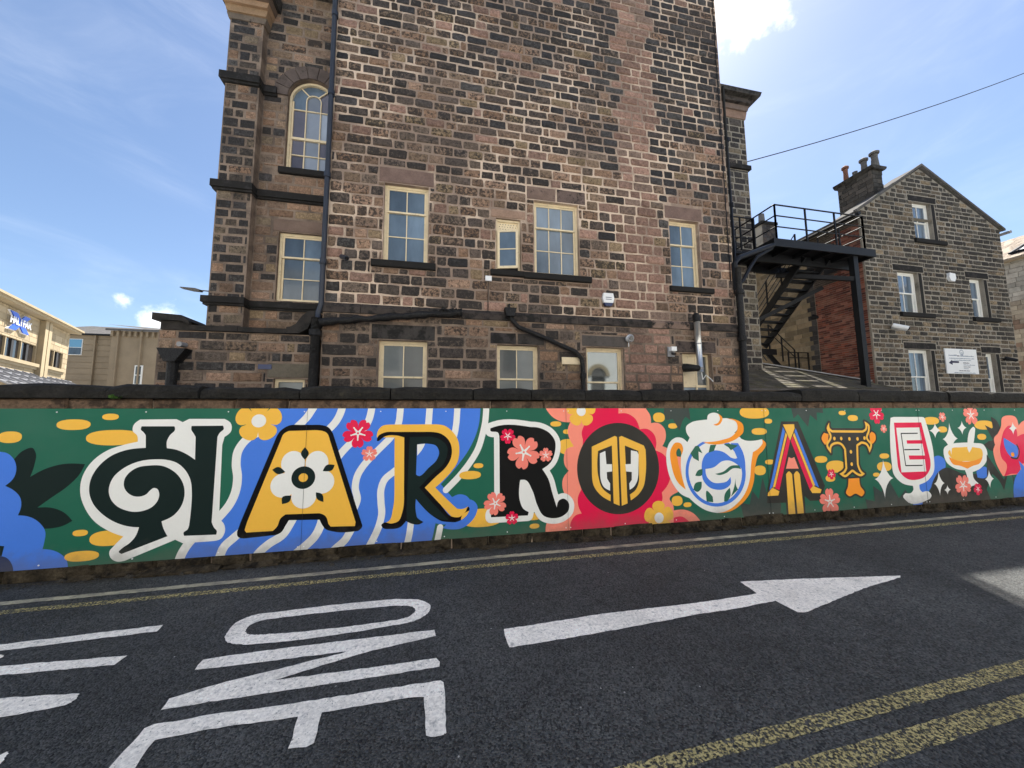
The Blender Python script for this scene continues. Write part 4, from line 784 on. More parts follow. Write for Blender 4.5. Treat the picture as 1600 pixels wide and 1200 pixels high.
# ------------------------------------------------------------------ main stone building
BR = random.Random(21)
T_BROWN = [(.225, .142, .094), (.275, .178, .12), (.17, .114, .08), (.29, .19, .132), (.22, .155, .107), (.19, .132, .096), (.15, .113, .087), (.235, .17, .105)]
T_PINK = [(.27, .165, .125), (.30, .185, .14), (.24, .15, .115), (.22, .14, .108)]
T_BLACK = [(.062, .057, .056), (.050, .046, .046), (.075, .062, .055), (.042, .040, .041), (.078, .072, .068)]
T_GREY = [(.16, .135, .105), (.20, .165, .12), (.13, .115, .09), (.24, .195, .135)]
bld = thing('stone_building', 'tall sooty gritstone building with cream sash windows behind the mural wall', 'building', (0, 8, 0))
def tone_main(x, z):
    u = BR.random(); k_ = max(0., min(1., (x-4)/2.5))*max(0., min(1., (z-7)/3))
    if 4.55 < x < 5.65 and z > 2.4+BR.uniform(-.3, .3):      # cleaner stripe where a flue once ran
        return pick(BR, T_PINK+[(.20, .14, .11)], .10)
    right = max(0., min(1., (x-2.2+(z-6)*.35)/4.5))*max(0., min(1., (z-5.6)/3))
    top = max(0., min(1., (z-8.2)/4))
    if z < 3.78:
        if u < .45: return pick(BR, [(.075, .062, .054), (.06, .05, .045), (.10, .078, .064)], .52)
        return pick(BR, T_BROWN, .42)
    if u < .05+.60*right+.14*top+(.10 if x < -1.6 else 0): return pick(BR, T_BLACK, .46)
    if any(a-.1 < x < b+.1 and c-.75 < z < c for a, b, c in ((-1.6, -.17, 4.9), (1.1, 3.67, 4.87), (5.9, 7.24, 4.83))) and u < .5: return pick(BR, [(.10, .08, .066), (.085, .068, .058)], .52)
    if u < .30+.3*right+.25*top: return pick(BR, [(.11, .085, .07), (.13, .10, .082), (.09, .072, .062)], .50)
    if BR.random() < .13: return pick(BR, T_PINK, .15)
    return pick(BR, T_BROWN, .475+.04*top)
X0, X1, TOP = -2.53, 7.95, 17.2
W1, W3, W4 = (-1.36, -.37, 5.07, 6.94), (2.2, 3.38, 5.05, 6.95), (6.0, 6.92, 4.98, 6.88)
W2 = (1.24, 1.85, 5.05, 6.37)
L1, L2, L3, L4 = (-1.38, -.34, 1.55, 3.23), (1.25, 2.26, 1.55, 3.22), (3.48, 4.49, 1.75, 3.24), (6.15, 7.04, 1.75, 3.17)
HOL = [W1, W2, W3, W4, L1, L2, L3, L4]
body = MB(); body.box(X0+.01, X1-.01, .24, 12, 0, TOP-.02); wall_face(body, X0, X1, 0, TOP, 0, .25, HOL)
body.quad((X0, 0, 0), (X0, 0, TOP), (X0, 12, TOP), (X0, 12, 0)); body.quad((X1, 0, 0), (X1, 12, 0), (X1, 12, TOP), (X1, 0, TOP)); body.quad((X0, 0, TOP), (X1, 0, TOP), (X1, 12, TOP), (X0, 12, TOP))
obj('wall', body, M['mortar'], bld)
blk = [(h[0]-(.14 if h in (W1, W4) else .1), h[1]+(.14 if h in (W1, W4) else .1), h[3], h[3]+.40) for h in (W1, W4)]+[(2.0, 3.6, 6.95, 7.33), (1.10, 2.0, 6.37, 6.62), (-1.60, -.17, 4.90, 5.07), (1.10, 3.67, 4.87, 5.05), (5.90, 7.24, 4.83, 4.98)]
blk += [(-1.55, -.15, 3.23, 3.60), (1.07, 2.42, 3.22, 3.52), (3.35, 4.62, 3.24, 3.55), (5.95, 7.2, 3.17, 3.5), (-2.53, 7.95, 3.79, 4.02)]
items = []
def add_items(rs, y, tf, off, j=.012, rnd=.2, proud=(.008, .03), root_loc=Vector((0, 8, 0)), rn=BR):
    for r in rs:
        t = tf((r[0]+r[1])/2, (r[2]+r[3])/2)
        v, f = stone_mesh(*r, rn.uniform(*proud), rn, rnd*rn.uniform(.5, 1.3), j, y)
        items.append((v, f, t, root_loc+Vector(((r[0]+r[1])/2, y, (r[2]+r[3])/2)), math.sqrt((r[1]-r[0])*(r[3]-r[2]))))
add_items(courses(X0, X1, 4.02, TOP, lambda z: (.235, .285) if z < 7 else ((.205, .255) if z < 9 else (.19, .24)), (.27, .60), BR, HOL+blk, .017), 0, tone_main, None)
add_items(courses(X0, X1, 0, 3.79, (.21, .27), (.35, .8), BR, HOL+blk, .016), -.045, tone_main, None, .008, .12, (.004, .014))
pl = MB(); wall_face(pl, X0, X1, 0, 3.79, -.045, .0, [h for h in HOL if h[2] < 3]); obj('plinth', pl, M['mortar_brown'], bld)
dr = lambda t, s: (*t, s)
x = X0     # chamfered plinth course
while x < X1:
    l = BR.uniform(.75, 1.15); e = min(x+l, X1); mb = MB(); mb.prism([(.02, 3.795), (-.075, 3.795), (-.08, 3.93), (-.02, 4.015), (.02, 4.015)], 'x', x+.005, e-.005, (.055 if x < 4.4 or x > 5.5 else .2, .045 if x < 4.4 or x > 5.5 else .14, .040 if x < 4.4 or x > 5.5 else .11, .5)); obj('plinth_stone', mb, M['dressed'], bld); x = e
# left wing, set back, with its pier
WY, PY = .70, .50
LW = (-3.79, -2.76, 4.22, 5.88); AW = (-3.77, -2.70, 7.48, 9.34)
WXL, WTOP = -5.0, 13.0
arc = [(-3.235+.535*math.cos(a), 9.34+.535*math.sin(a)) for a in (math.pi*k/16 for k in range(17))]
wm_ = MB(); wall_face(wm_, -4.4, X0+.01, 0, WTOP, WY, WY+.25, [LW, (AW[0], AW[1], AW[2], 9.875)]); wm_.box(-4.98, X0, WY+.24, 11.5, 0, WTOP-.01)
wm_.box(WXL, -4.30, PY, WY+.25, 0, WTOP); obj('wing_wall', wm_, M['mortar_brown'], bld)
sp = MB()      # spandrels over the arched light
for k in range(16):
    (a, b), (c, d) = arc[k], arc[k+1]
    sp.add([(a, WY+.003, b), (c, WY+.003, d), (c, WY+.003, 9.88), (a, WY+.003, 9.88), (a, WY+.25, b), (c, WY+.25, d)], [(0, 3, 2, 1), (0, 1, 5, 4)])
obj('arch_infill', sp, M['mortar_brown'], bld)
for k in range(9):
    a0, a1 = math.pi*k/9+.012, math.pi*(k+1)/9-.012; r0, r1 = .54, .86; c = (-3.235, 9.34)
    am = (a0+a1)/2; P = [(c[0]+r*math.cos(a), c[1]+r*math.sin(a)) for r, a in ((r0, a0), (r1, a0), (r1, am), (r1, a1), (r0, a1), (r0, am))]
    mb = MB(); mb.prism(P, 'y', WY-.035, WY+.03, (.10, .078, .068, .42)); obj('arch_stone', mb, M['dressed'], bld)
def tone_wing(x, z):
    u = BR.random()
    if z > 9.6 and u < .55: return pick(BR, T_BLACK+T_BROWN[:3], .5)
    if u < .16: return pick(BR, T_BLACK, .5)
    return pick(BR, T_BROWN+[(.20, .15, .105), (.17, .13, .09)], .30)
def tone_pier(x, z): return pick(BR, T_BLACK+[(.08, .066, .055), (.10, .078, .06)], .5) if BR.random() < .66 else pick(BR, T_BROWN[:3]+[(.16, .125, .09)], .4)
bands = [(-9, 9, 4.02, 4.16), (-9, 9, 6.66, 6.82), (-9, -3.9, 9.30, 9.47)]
archh = [(-3.235-.87*math.cos(a)-.0, -3.235+.87*math.cos(a), 9.34+.87*math.sin(a)-.14, 9.34+.87*math.sin(a)) for a in (rad(t) for t in (10, 20, 31, 43, 58, 75))]
add_items(courses(-4.30, X0, 0, WTOP-.9, (.19, .25), (.3, .62), BR, [LW, (AW[0], AW[1], AW[2]-.0, 9.4), (-4.2, -2.5, 7.30, 7.48), (-3.95, -2.5, 5.88, 6.20)]+bands+archh, .015), WY, tone_wing, None, .006, .1, (.004, .016))
add_items(courses(WXL, -4.31, 0, WTOP-.9, (.19, .25), (.25, .5), BR, bands, .012), PY, tone_pier, None, .004, .08, (.004, .012))
for a, b, c in ((4.02, 4.16, 1), (6.66, 6.82, 1), (9.30, 9.47, 0)):
    blk1 = (.032, .030, .030, .6)
    mb = MB(); mb.box(WXL-.09, -4.26, PY-.10, WY, a, b, blk1); mb.box(WXL-.06, -4.28, PY-.06, WY, a-.05, a-.001, blk1); obj('string_course', mb, M['dressed'], bld)
    mb = MB(); e = X0 if c else -3.99; mb.box(-4.259, e-.01, WY-.09, WY+.01, a, b, blk1); mb.box(-4.259, e-.01, WY-.05, WY+.01, a-.05, a-.001, blk1); obj('string_course', mb, M['dressed'], bld)
lintel(bld, -3.93, -2.56, 5.88, 6.2, WY, (.17, .12, .095, .35))
# capital and cornice of the pier, mostly above the picture
for z0, z1, o0, c in ((10.9, 11.05, .03, (.14, .11, .085, .4)), (11.05, 11.22, .07, (.26, .17, .10, .2)), (11.22, 11.36, .13, (.28, .18, .11, .2)), (11.36, 11.50, .20, (.12, .085, .065, .4)), (11.50, 11.78, .34, (.05, .045, .042, .55)), (11.78, 12.9, .28, (.10, .08, .065, .4))):
    mb = MB(); mb.prism([(WXL-o0*.8, z0), (WXL-o0*.8-.05, z1), (-4.28+o0*.7+.03, z1), (-4.28+o0*.7, z0)], 'y', PY-o0, WY+.3, c); obj('capital_moulding', mb, M['dressed'], bld)
mb = MB(); mb.box(-4.0, X0-.01, WY-.3, WY+.2, 12.1, 12.9, (.08, .07, .06, .5)); obj('cornice', mb, M['dressed'], bld)
# right wing, set back further
RY = 2.0
rwm = MB(); rwm.box(X1-.02, 10.87, RY, 11, 0, 12.9); obj('wing_wall', rwm, M['mortar_grey'], bld)
add_items(courses(X1, 10.87, 0, 12.45, (.20, .27), (.3, .6), BR, [(7.9, 10.95, 10.42, 10.62)], .016), RY, lambda x, z: pick(BR, T_BLACK+[(.08, .07, .062), (.12, .10, .085)], .5) if BR.random() < .7 else pick(BR, T_GREY, .4), None, .008, .15, (.006, .02))
mb = MB(); mb.box(X1, 10.95, RY-.08, RY+.5, 10.44, 10.60, (.035, .032, .03, .6)); obj('string_course', mb, M['dressed'], bld)
for z0, z1, o0, c in ((12.45, 12.75, .03, (.24, .16, .12, .15)), (12.75, 12.95, .09, (.16, .12, .10, .3)), (12.95, 13.12, .20, (.07, .06, .055, .5)), (13.12, 13.30, .38, (.06, .055, .05, .5))):
    mb = MB(); mb.prism([(X1, z0), (X1, z1), (10.87+o0+.08, z1), (10.87+o0, z0)], 'y', RY-o0, RY+4, c); obj('cornice', mb, M['dressed'], bld)
lay(bld, items, M['stone'], 300)
# windows
sash_window(bld, *W1, .10, 2, 1, 2, .665)
sash_window(bld, *W3, .10, 3, 1, 2, .655)
sash_window(bld, *W4, .12, 2, 1, 2, .655)
sash_window(bld, *L1, .10, 2, 1, 1, .52, pane='pane_dim')
sash_window(bld, *L2, .10, 2, 1, 1, .52, pane='pane_dim')
sash_window(bld, *L3, .10, 1, 1, 1, .42, pane='pane_mirror')
sash_window(bld, *LW, WY+.08, 2, 1, 2, .655)
w4 = MB(); w4.box(L4[0], L4[0]+.06, .10, .19, L4[2], L4[3]); w4.box(L4[1]-.06, L4[1], .10, .19, L4[2], L4[3]); w4.box(L4[0]+.06, L4[1]-.06, .10, .19, L4[3]-.06, L4[3]); w4.box(L4[0]+.5, L4[0]+.545, .11, .18, L4[2], L4[3]-.06); w4.box(L4[0]+.06, L4[1]-.06, .112, .178, 2.28, 2.34); w4.box(L4[0]+.06, L4[0]+.5, .12, .15, 2.34, L4[3]-.06)
win = obj('window', w4, M['cream'], bld); win['label'] = 'cream window half boarded for the flue'
obj('pane', MB().box(L4[0]+.545, L4[1]-.06, .14, .15, 2.34, L4[3]-.06), M['pane_dim'], win); obj('pane', MB().box(L4[0]+.06, L4[1]-.06, .14, .15, L4[2], 2.28), M['pane'], win)
# small casement, hung open, perforated board above
w2 = MB(); w2.box(W2[0], W2[0]+.05, .06, .15, W2[2], W2[3]); w2.box(W2[1]-.05, W2[1], .06, .15, W2[2], W2[3]); w2.box(W2[0]+.05, W2[1]-.05, .06, .15, W2[3]-.05, W2[3]); w2.box(W2[0]+.05, W2[1]-.05, .06, .15, W2[2], W2[2]+.04)
w2.box(W2[0]+.05, W2[1]-.05, .10, .12, W2[3]-.33, W2[3]-.05)
win = obj('window', w2, M['cream'], bld); win['label'] = 'small cream casement hanging open'
hole = MB()
for i in range(7):
    for k in range(4): hole.tube([(W2[0]+.10+i*.068+(k % 2)*.02, .0985, W2[3]-.28+k*.06), (W2[0]+.10+i*.068+(k % 2)*.02, .101, W2[3]-.28+k*.06)], .011, 6)
obj('vent_holes', hole, M['dark'], win, kind='stuff')
cs = MB(); ow, oh = .50, .97
cs.box(0, .055, -.02, .02, 0, oh); cs.box(ow-.055, ow, -.02, .02, 0, oh); cs.box(.055, ow-.055, -.02, .02, 0, .06); cs.box(.055, ow-.055, -.02, .02, oh-.055, oh); cs.box(.055, ow-.055, -.015, .015, oh*.5-.012, oh*.5+.012)
c = obj('casement', cs, M['cream'], win); c.location = (W2[0]+.04, .03, W2[2]+.045); c.rotation_euler = (0, 0, rad(-14))
for a, b in ((.06, oh*.5-.012), (oh*.5+.012, oh-.055)):
    p_ = obj('pane', MB().box(.055, ow-.055, -.004, .004, a, b), M['pane'], win); p_.location = c.location; p_.rotation_euler = c.rotation_euler
obj('pane', MB().box(W2[0]+.05, W2[1]-.05, .145, .15, W2[2]+.04, W2[3]-.33), M['dark'], win)
# arched window
ww = MB(); cx, cz, R0 = -3.235, 9.34, .53
def arcbar(mb, r0, r1, y0, y1, a0=0., a1=math.pi, n=20, cx=cx, cz=cz):
    for k in range(n):
        a, b = a0+(a1-a0)*k/n, a0+(a1-a0)*(k+1)/n
        P = [(cx+r*math.cos(t), cz+r*math.sin(t)) for r, t in ((r0, a), (r1, a), (r1, b), (r0, b))]; v = [(p[0], y, p[1]) for y in (y0, y1) for p in P]
        mb.add(v, [(0, 3, 2, 1), (0, 1, 5, 4)[::-1], (2, 3, 7, 6)[::-1]] if False else [(0, 3, 2, 1), (1, 2, 6, 5), (3, 0, 4, 7), (4, 5, 6, 7)])
y = WY+.09
ww.box(cx-R0, cx-R0+.05, y, y+.09, AW[2], cz); ww.box(cx+R0-.05, cx+R0, y, y+.09, AW[2], cz); ww.box(cx-R0+.05, cx+R0-.05, y, y+.09, AW[2], AW[2]+.05); arcbar(ww, R0-.05, R0, y, y+.09)
win = obj('window', ww, M['cream'], bld); win['label'] = 'tall cream arched window with fanlight bars'
s = MB(); iw = R0-.05; mz = 8.36
s.box(cx-iw, cx+iw, y+.02, y+.06, mz-.03, mz+.03); s.box(cx-iw, cx-iw+.035, y+.03, y+.07, AW[2]+.05, cz); s.box(cx+iw-.035, cx+iw, y+.03, y+.07, AW[2]+.05, cz); s.box(cx-iw, cx+iw, y+.03, y+.07, AW[2]+.05, AW[2]+.10)
hb = .165
for q in (-1, 1): s.box(cx+q*hb-.011, cx+q*hb+.011, y+.032, y+.06, AW[2]+.1, mz-.03); s.box(cx+q*hb-.011, cx+q*hb+.011, y+.032, y+.06, mz+.03, cz+.06)
s.box(cx-iw, cx-hb-.011, y+.034, y+.058, 7.93-.011, 7.93+.011); s.box(cx-hb+.011, cx+hb-.011, y+.034, y+.058, 7.93-.011, 7.93+.011); s.box(cx+hb+.011, cx+iw, y+.034, y+.058, 7.93-.011, 7.93+.011)
s.box(cx-iw, cx-hb-.011, y+.034, y+.058, 9.12, 9.142); s.box(cx+hb+.011, cx+iw, y+.034, y+.058, 9.12, 9.142)
arcbar(s, hb-.011, hb+.011, y+.032, y+.06, cz=cz+.06, n=12)
s.box(cx-hb, cx+hb, y+.034, y+.058, 9.12, 9.142)
for a in (rad(52), rad(128)): s.bar((cx+hb*math.cos(a), y+.045, cz+.06+hb*math.sin(a)), (cx+(iw+.005)*math.cos(a), y+.045, cz+(iw+.005)*math.sin(a)), .022, .026)
obj('sash', s, M['cream'], win)
yy = y+.062
for (a, b, c, d, m_) in ((cx-iw, cx-hb, AW[2]+.1, 7.93, 'pane_purple'), (cx-hb, cx+hb, AW[2]+.1, 7.93, 'pane_frost'), (cx+hb, cx+iw, AW[2]+.1, 7.93, 'pane_frost'), (cx-iw, cx-hb, 7.93, mz, 'pane_purple'), (cx-hb, cx+hb, 7.93, mz, 'pane_frost'), (cx+hb, cx+iw, 7.93, mz, 'pane_purple'),
    (cx-iw, cx-hb, mz, 9.13, 'pane_purple'), (cx-hb, cx+hb, mz, 9.13, 'pane_frost'), (cx+hb, cx+iw, mz, 9.13, 'pane_frost')):
    obj('pane', MB().box(a, b, yy, yy+.006, c, d), M[m_], win)
fan = [(-1, 1.0, 'pane')]
for a0, a1, m_ in ((0, rad(52), 'pane_purple'), (rad(52), rad(128), 'pane'), (rad(128), math.pi, 'pane')):
    P = [(cx+iw*math.cos(t), cz+iw*math.sin(t)) for t in (a0+(a1-a0)*k/8 for k in range(9))]
    if a0 == 0: P = [(cx+hb, 9.13), (cx+iw, 9.13)]+P
    if a1 == math.pi: P += [(cx-iw, 9.13), (cx-hb, 9.13)]
    P += [(cx+hb*math.cos(t), cz+.06+hb*math.sin(t)) for t in (a1+(a0-a1)*k/5 for k in range(6))]
    mb = MB(); fill(mb, [P], lambda x, z: (x, yy, z)); obj('pane', mb, M[m_], win)
P = [(cx+hb*math.cos(t), cz+.06+hb*math.sin(t)) for t in (math.pi*k/10 for k in range(11))]+[(cx-hb, 9.13), (cx+hb, 9.13)]
mb = MB(); fill(mb, [P], lambda x, z: (x, yy+.001, z)); obj('pane', mb, M['pane_frost'], win)
sill(bld, -3.86, X0-.02, 7.31, 7.48, WY)
# dressed stones round the openings
for h in (W1, W4): lintel(bld, h[0]-.13, h[1]+.13, h[3]+.005, h[3]+.39, 0, (.17, .115, .095, .34))
lintel(bld, 2.01, 2.78, 6.955, 7.32, 0, (.18, .125, .10, .42)); lintel(bld, 2.80, 3.59, 6.955, 7.32, 0, (.14, .10, .085, .48)); lintel(bld, 1.11, 1.99, 6.375, 6.61, 0, (.30, .20, .145, .08))
for a, b, z0, z1 in ((-1.59, -.18, 4.90, 5.07), (1.10, 1.92, 4.90, 5.05), (1.925, 3.22, 4.88, 5.045), (3.225, 3.67, 4.88, 5.045), (5.91, 7.23, 4.83, 4.98)): sill(bld, a, b, z0, z1, 0)
for a, b, z0, z1, t in ((-1.54, -.16, 3.235, 3.59, (.05, .045, .042, .55)), (1.08, 1.72, 3.225, 3.51, (.045, .04, .04, .55)), (1.74, 2.41, 3.225, 3.51, (.05, .045, .042, .5)), (3.36, 4.61, 3.245, 3.54, (.085, .075, .068, .4)), (5.96, 7.19, 3.175, 3.49, (.08, .062, .055, .5))): lintel(bld, a, b, z0, z1, -.045, t)

# things fixed to the front of the building
def pipe(pts, r, m, label, brackets=(), n=10, cat='drainpipe', joints=()):
    t = thing('drainpipe', label, cat, pts[-1]); o = Vector(pts[-1])
    obj('pipe', MB().tube([Vector(p)-o for p in pts], r, n), m, t, smooth=True)
    for p in joints:
        p = Vector(p)-o; d = .06; obj('collar', MB().tube([p-Vector((0, 0, d)), p+Vector((0, 0, d))], (r if not isinstance(r, list) else r[0])*1.32, n), m, t)
    return t
pipe([(-2.60, 7.93, 17), (-2.56, 7.93, 9), (-2.56, 7.93, 3.95), (-2.60, 7.90, 3.75), (-2.60, 7.88, 3.55)], .055, M['pipe'], 'tall slim blue-black drainpipe down the left corner of the main front', joints=[(-2.56, 7.93, z) for z in (4.9, 6.9, 8.9, 10.9)])
pipe([(-2.62, 7.86, 3.62), (-2.62, 7.86, 0)], .095, M['tar'], 'thick black soil pipe at the left corner below the slanting pipe', joints=[(-2.62, 7.86, 3.3)])
br = random.Random(5)
P = []; rr_ = []
for k in range(26): t = k/25; P.append((-2.55+2.98*t, 7.84+br.uniform(-.01, .01), 3.52+.16*t**.8+.22*t+br.uniform(-.012, .012))); rr_.append(.07+br.uniform(-.008, .02)*(1+t))
t = pipe(P, rr_, M['tar'], 'long lumpy tarred pipe slanting up across the plinth from the corner')
for k in range(11):
    a = br.uniform(-.25, .3); o = obj('lump', MB().tube([(a*.9-.3, -.03+br.uniform(-.05, .02), -.02+br.uniform(-.03, .05)), (a*.9-.2, -.05, br.uniform(-.03, .08))], [.035, .02], 6), M['tar'], t)
t = pipe([(1.55, 7.86, 3.93), (1.58, 7.85, 3.80), (1.75, 7.84, 3.62), (2.3, 7.84, 3.42), (3.15, 7.84, 3.08), (3.30, 7.84, 2.92), (3.33, 7.84, 2.7), (3.33, 7.84, 0)], .055, M['tar'], 'black waste pipe slanting from a hopper and dropping beside the reflecting window', joints=[(3.33, 7.84, 2.5)])
t['label'] = 'black waste pipe slanting from a small hopper down beside the reflecting window'
obj('hopper', MB().prism([(-1.88, 3.86), (-1.70, 3.86), (-1.64, 4.06), (-1.92, 4.06)], 'y', -.09, .10), M['tar'], t)
obj('outlet', MB().tube([(-1.80, -.0, 4.05), (-1.80, .0, 4.16), (-1.80, .12, 4.18)], .02, 6), M['tar'], t)
pipe([(7.99, 7.90, 5.6), (7.97, 7.88, 5.0), (7.95, 7.86, 4.3), (7.94, 7.86, 0)], .085, M['tar'], 'thick black soil pipe down the right corner below the fire escape', joints=[(7.97, 7.87, 4.9), (7.945, 7.86, 3.6)])
pipe([(7.83, 7.955, 15), (7.80, 7.955, 5.2)], .012, M['black'], 'thin vertical cable down the right edge of the main front', cat='cable')
pipe([(8.01, 7.98, 11.2), (8.01, 7.98, 5.6)], .035, M['black'], 'dark drainpipe down the right corner of the main front', joints=[(8.03, 7.97, z) for z in (7.5, 9.5)])
pipe([(1.045, 7.975, 4.74), (1.04, 7.97, 3.98)], .009, M['black'], 'thin grey cable hanging from a small junction box', cat='cable')
jb = obj('junction_box', MB().box(-.075, .075, -.05, .0, -.06, .06), M['plastic']); jb.location = (1.05, 7.985, 4.80); jb['label'] = 'small pale junction box under the open casement'; jb['category'] = 'junction box'
fl = thing('flue', 'shiny steel flue rising in front of the half boarded window', 'flue', (6.52, 7.80, 2.55))
obj('flue_pipe', MB().tube([(.02, 0, .1), (.0, 0, 1.42)], .075, 14), M['steel'], fl, smooth=True)
obj('flue_band', MB().tube([(.018, 0, .18), (.018, 0, .22)], .082, 14), M['lead'], fl); obj('flue_band', MB().tube([(.008, 0, .82), (.008, 0, .85)], .081, 14), M['lead'], fl)
obj('flue_cap', MB().tube([(0, 0, 1.42), (-.01, 0, 1.55), (-.03, 0, 1.62), (-.03, .02, 1.66)], [.085, .09, .08, .03], 14), M['tar'], fl)
obj('flue_elbow', MB().tube([(-.32, .26, .24), (-.28, .12, .22), (-.16, .0, .20), (-.03, 0, .20)], [.11, .11, .09, .075], 12), M['tar'], fl, smooth=True)
obj('condensate_pipe', MB().tube([(.05, 0, .1), (.06, -.02, -.1), (.16, -.02, .02), (.30, -.02, -.08), (.36, -.02, -.14)], .014, 6), M['plastic'], fl)
def camera_thing(x, z, label, m, y=7.98, dome=False, k=1., body=None):
    t = thing('security_camera', label, 'security camera', (x, y, z))
    obj('bracket', MB().tube([(0, 0, 0), (.0, -.10*k, -.02)], .02*k, 8), m, t)
    obj('camera_body', MB().tube([(-.05*k, -.06*k, .05*k), (.10*k, -.24*k, -.06*k)], .055*k, 10), body or m, t)
    obj('lens', MB().tube([(.10*k, -.24*k, -.06*k), (.113*k, -.255*k, -.07*k)], .035*k, 10), M['tint'], t)
    return t
camera_thing(-2.14, 4.99, 'dark bullet camera on the wall right of the corner drainpipe', M['pipe'])
cd = thing('security_camera', 'round white camera above the reflecting window', 'security camera', (4.60, 7.93, 3.47))
obj('mount', MB().tube([(0, 0, 0), (0, -.08, 0)], .07, 12), M['plastic'], cd); obj('housing', MB().tube([(0, -.08, 0), (.0, -.12, -.01), (.0, -.16, -.02)], [.095, .10, .07], 14), M['plastic'], cd, smooth=True); obj('lens', MB().tube([(0, -.155, -.02), (0, -.168, -.022)], .05, 12), M['tint'], cd)
obj('cable', MB().tube([(0, -.03, -.06), (.0, -.03, -.20)], .01, 5), M['plastic'], cd)
fd = thing('floodlight', 'small white floodlight with dark head beside the steel flue', 'floodlight', (5.80, 7.93, 3.18))
obj('backplate', MB().box(-.10, .10, -.02, 0, -.13, .13), M['lead'], fd); obj('lamp_head', MB().box(-.07, .08, -.14, -.02, .0, .11), M['plastic'], fd); obj('sensor', MB().tube([(.02, -.03, -.05), (.04, -.12, -.08)], .035, 8), M['tint'], fd)
ab = thing('alarm_box', 'white six-sided alarm box with a blue base on the main front', 'alarm box', (4.10, 7.985, 4.47))
hx = [(-.07, -.17), (.07, -.17), (.15, .02), (.13, .15), (-.13, .15), (-.15, .02)]
obj('cover', MB().prism([(-.125, -.09), (.125, -.09), (.155, .03), (.13, .16), (-.13, .16), (-.155, .03)], 'y', -.075, 0), M['plastic'], ab); obj('base', MB().prism([(-.08, -.17), (.08, -.17), (.124, -.092), (-.124, -.092)], 'y', -.075, 0), M['blueplastic'], ab)
for k in range(2): obj('print_line', MB().box(-.08, .08, -.0775, -.0752, .04-k*.05, .055-k*.05), M['blueplastic'], ab)
vp = obj('wall_vent', MB().box(-.24, .24, -.03, 0, -.085, .085).box(-.21, .21, -.034, -.03, -.055, .055), M['cream']); vp.location = (3.07, 7.945, 2.87); vp['label'] = 'cream rectangular plate between the waste pipe and a lower window'; vp['category'] = 'wall vent'

# ------------------------------------------------------------------ yard wall on the left
yw = thing('yard_wall', 'high dark stone yard wall with a raised end block, left of the building', 'wall', (0, 8, 0))
YR = random.Random(31)
mb = MB(); hyw = (-3.42, -2.83, 1.6, 2.34); wall_face(mb, -5.5, -2.70, 0, 3.28, -.0, .2, [hyw]); mb.box(-5.5, -2.7, .19, .5, 0, 3.28); obj('wall_core', mb, M['mortar_brown'], yw)
items = []
add_items(courses(-5.5, -2.70, 0, 3.28, (.20, .25), (.3, .62), YR, [hyw, (-3.56, -2.70, 2.34, 2.68), (-3.72, -3.45, 2.52, 2.64)], .014), 0, lambda x, z: pick(YR, T_BLACK+[(.07, .06, .05), (.10, .08, .065)], .5) if YR.random() < .6 else pick(YR, T_BROWN, .42), None, .007, .12, (.005, .02), rn=YR)
lay(yw, items, M['stone'], 300)
lintel(yw, -3.55, -2.71, 2.345, 2.67, 0, (.13, .112, .085, .2))
w5 = MB(); w5.box(-3.42, -3.36, .08, .16, 1.6, 2.34); w5.box(-2.89, -2.83, .08, .16, 1.6, 2.34); w5.box(-3.36, -2.89, .08, .16, 2.28, 2.34); win = obj('window', w5, M['cream'], yw); obj('pane', MB().box(-3.36, -2.89, .12, .13, 1.6, 2.28), M['pane_dim'], win)
obj('air_brick', MB().box(-3.71, -3.46, -.02, .03, 2.53, 2.63), M['blueplastic'], yw)
cp = (.034, .030, .027, .5)
xs = [-4.93, -4.1, -3.2]
for a, b in zip(xs, xs[1:]): mb = MB(); mb.box(a+.004, b-.004, -.07, .55, 3.285, 3.385, cp); obj('coping_stone', mb, M['dressed'], yw)
mb = MB(); P = [(-3.2, 3.285), (-2.95, 3.30), (-2.80, 3.40), (-2.72, 3.58), (-2.62, 3.66), (-2.62, 3.80), (-2.80, 3.78), (-2.92, 3.66), (-3.02, 3.50), (-3.12, 3.43), (-3.2, 3.42)]; mb.prism(P, 'y', -.09, .55, cp); obj('coping_stone', mb, M['dressed'], yw)
mb = MB(); mb.box(-5.46, -4.94, -.03, .55, 3.285, 3.46, cp); mb.prism([(-5.57, 3.46), (-5.10, 3.46), (-4.94, 3.40), (-4.94, 3.45), (-5.08, 3.57), (-5.57, 3.60)], 'y', -.10, .6, cp); obj('end_block', mb, M['dressed'], yw)
hp = thing('drainpipe', 'short black downpipe with a big hopper head near the end of the yard wall', 'drainpipe', (-5.14, 7.93, 0))
obj('hopper', MB().prism([(-.09, 2.62), (.09, 2.62), (.26, 2.88), (-.22, 2.88)], 'y', -.16, .05), M['tar'], hp); obj('pipe', MB().tube([(0, -.05, 2.63), (0, -.05, 0)], .085, 10), M['tar'], hp); obj('overflow', MB().tube([(.12, .05, 2.98), (.12, -.12, 2.97)], .05, 8), M['lead'], hp)
# lamp arm
ln = thing('wall_lamp', 'slim lamp head on an arm sticking out behind the left pier', 'lamp', (-5.05, 8.9, 4.40))
obj('arm', MB().tube([(0, 0, 0), (-.36, 0, .02)], .014, 6), M['greypot'], ln); obj('lamp_head', MB().prism([(-.34, -.01), (-.32, .02), (-.42, .05), (-.70, .06), (-.72, .045), (-.5, -.0)], 'y', -.06, .06), M['greypot'], ln)

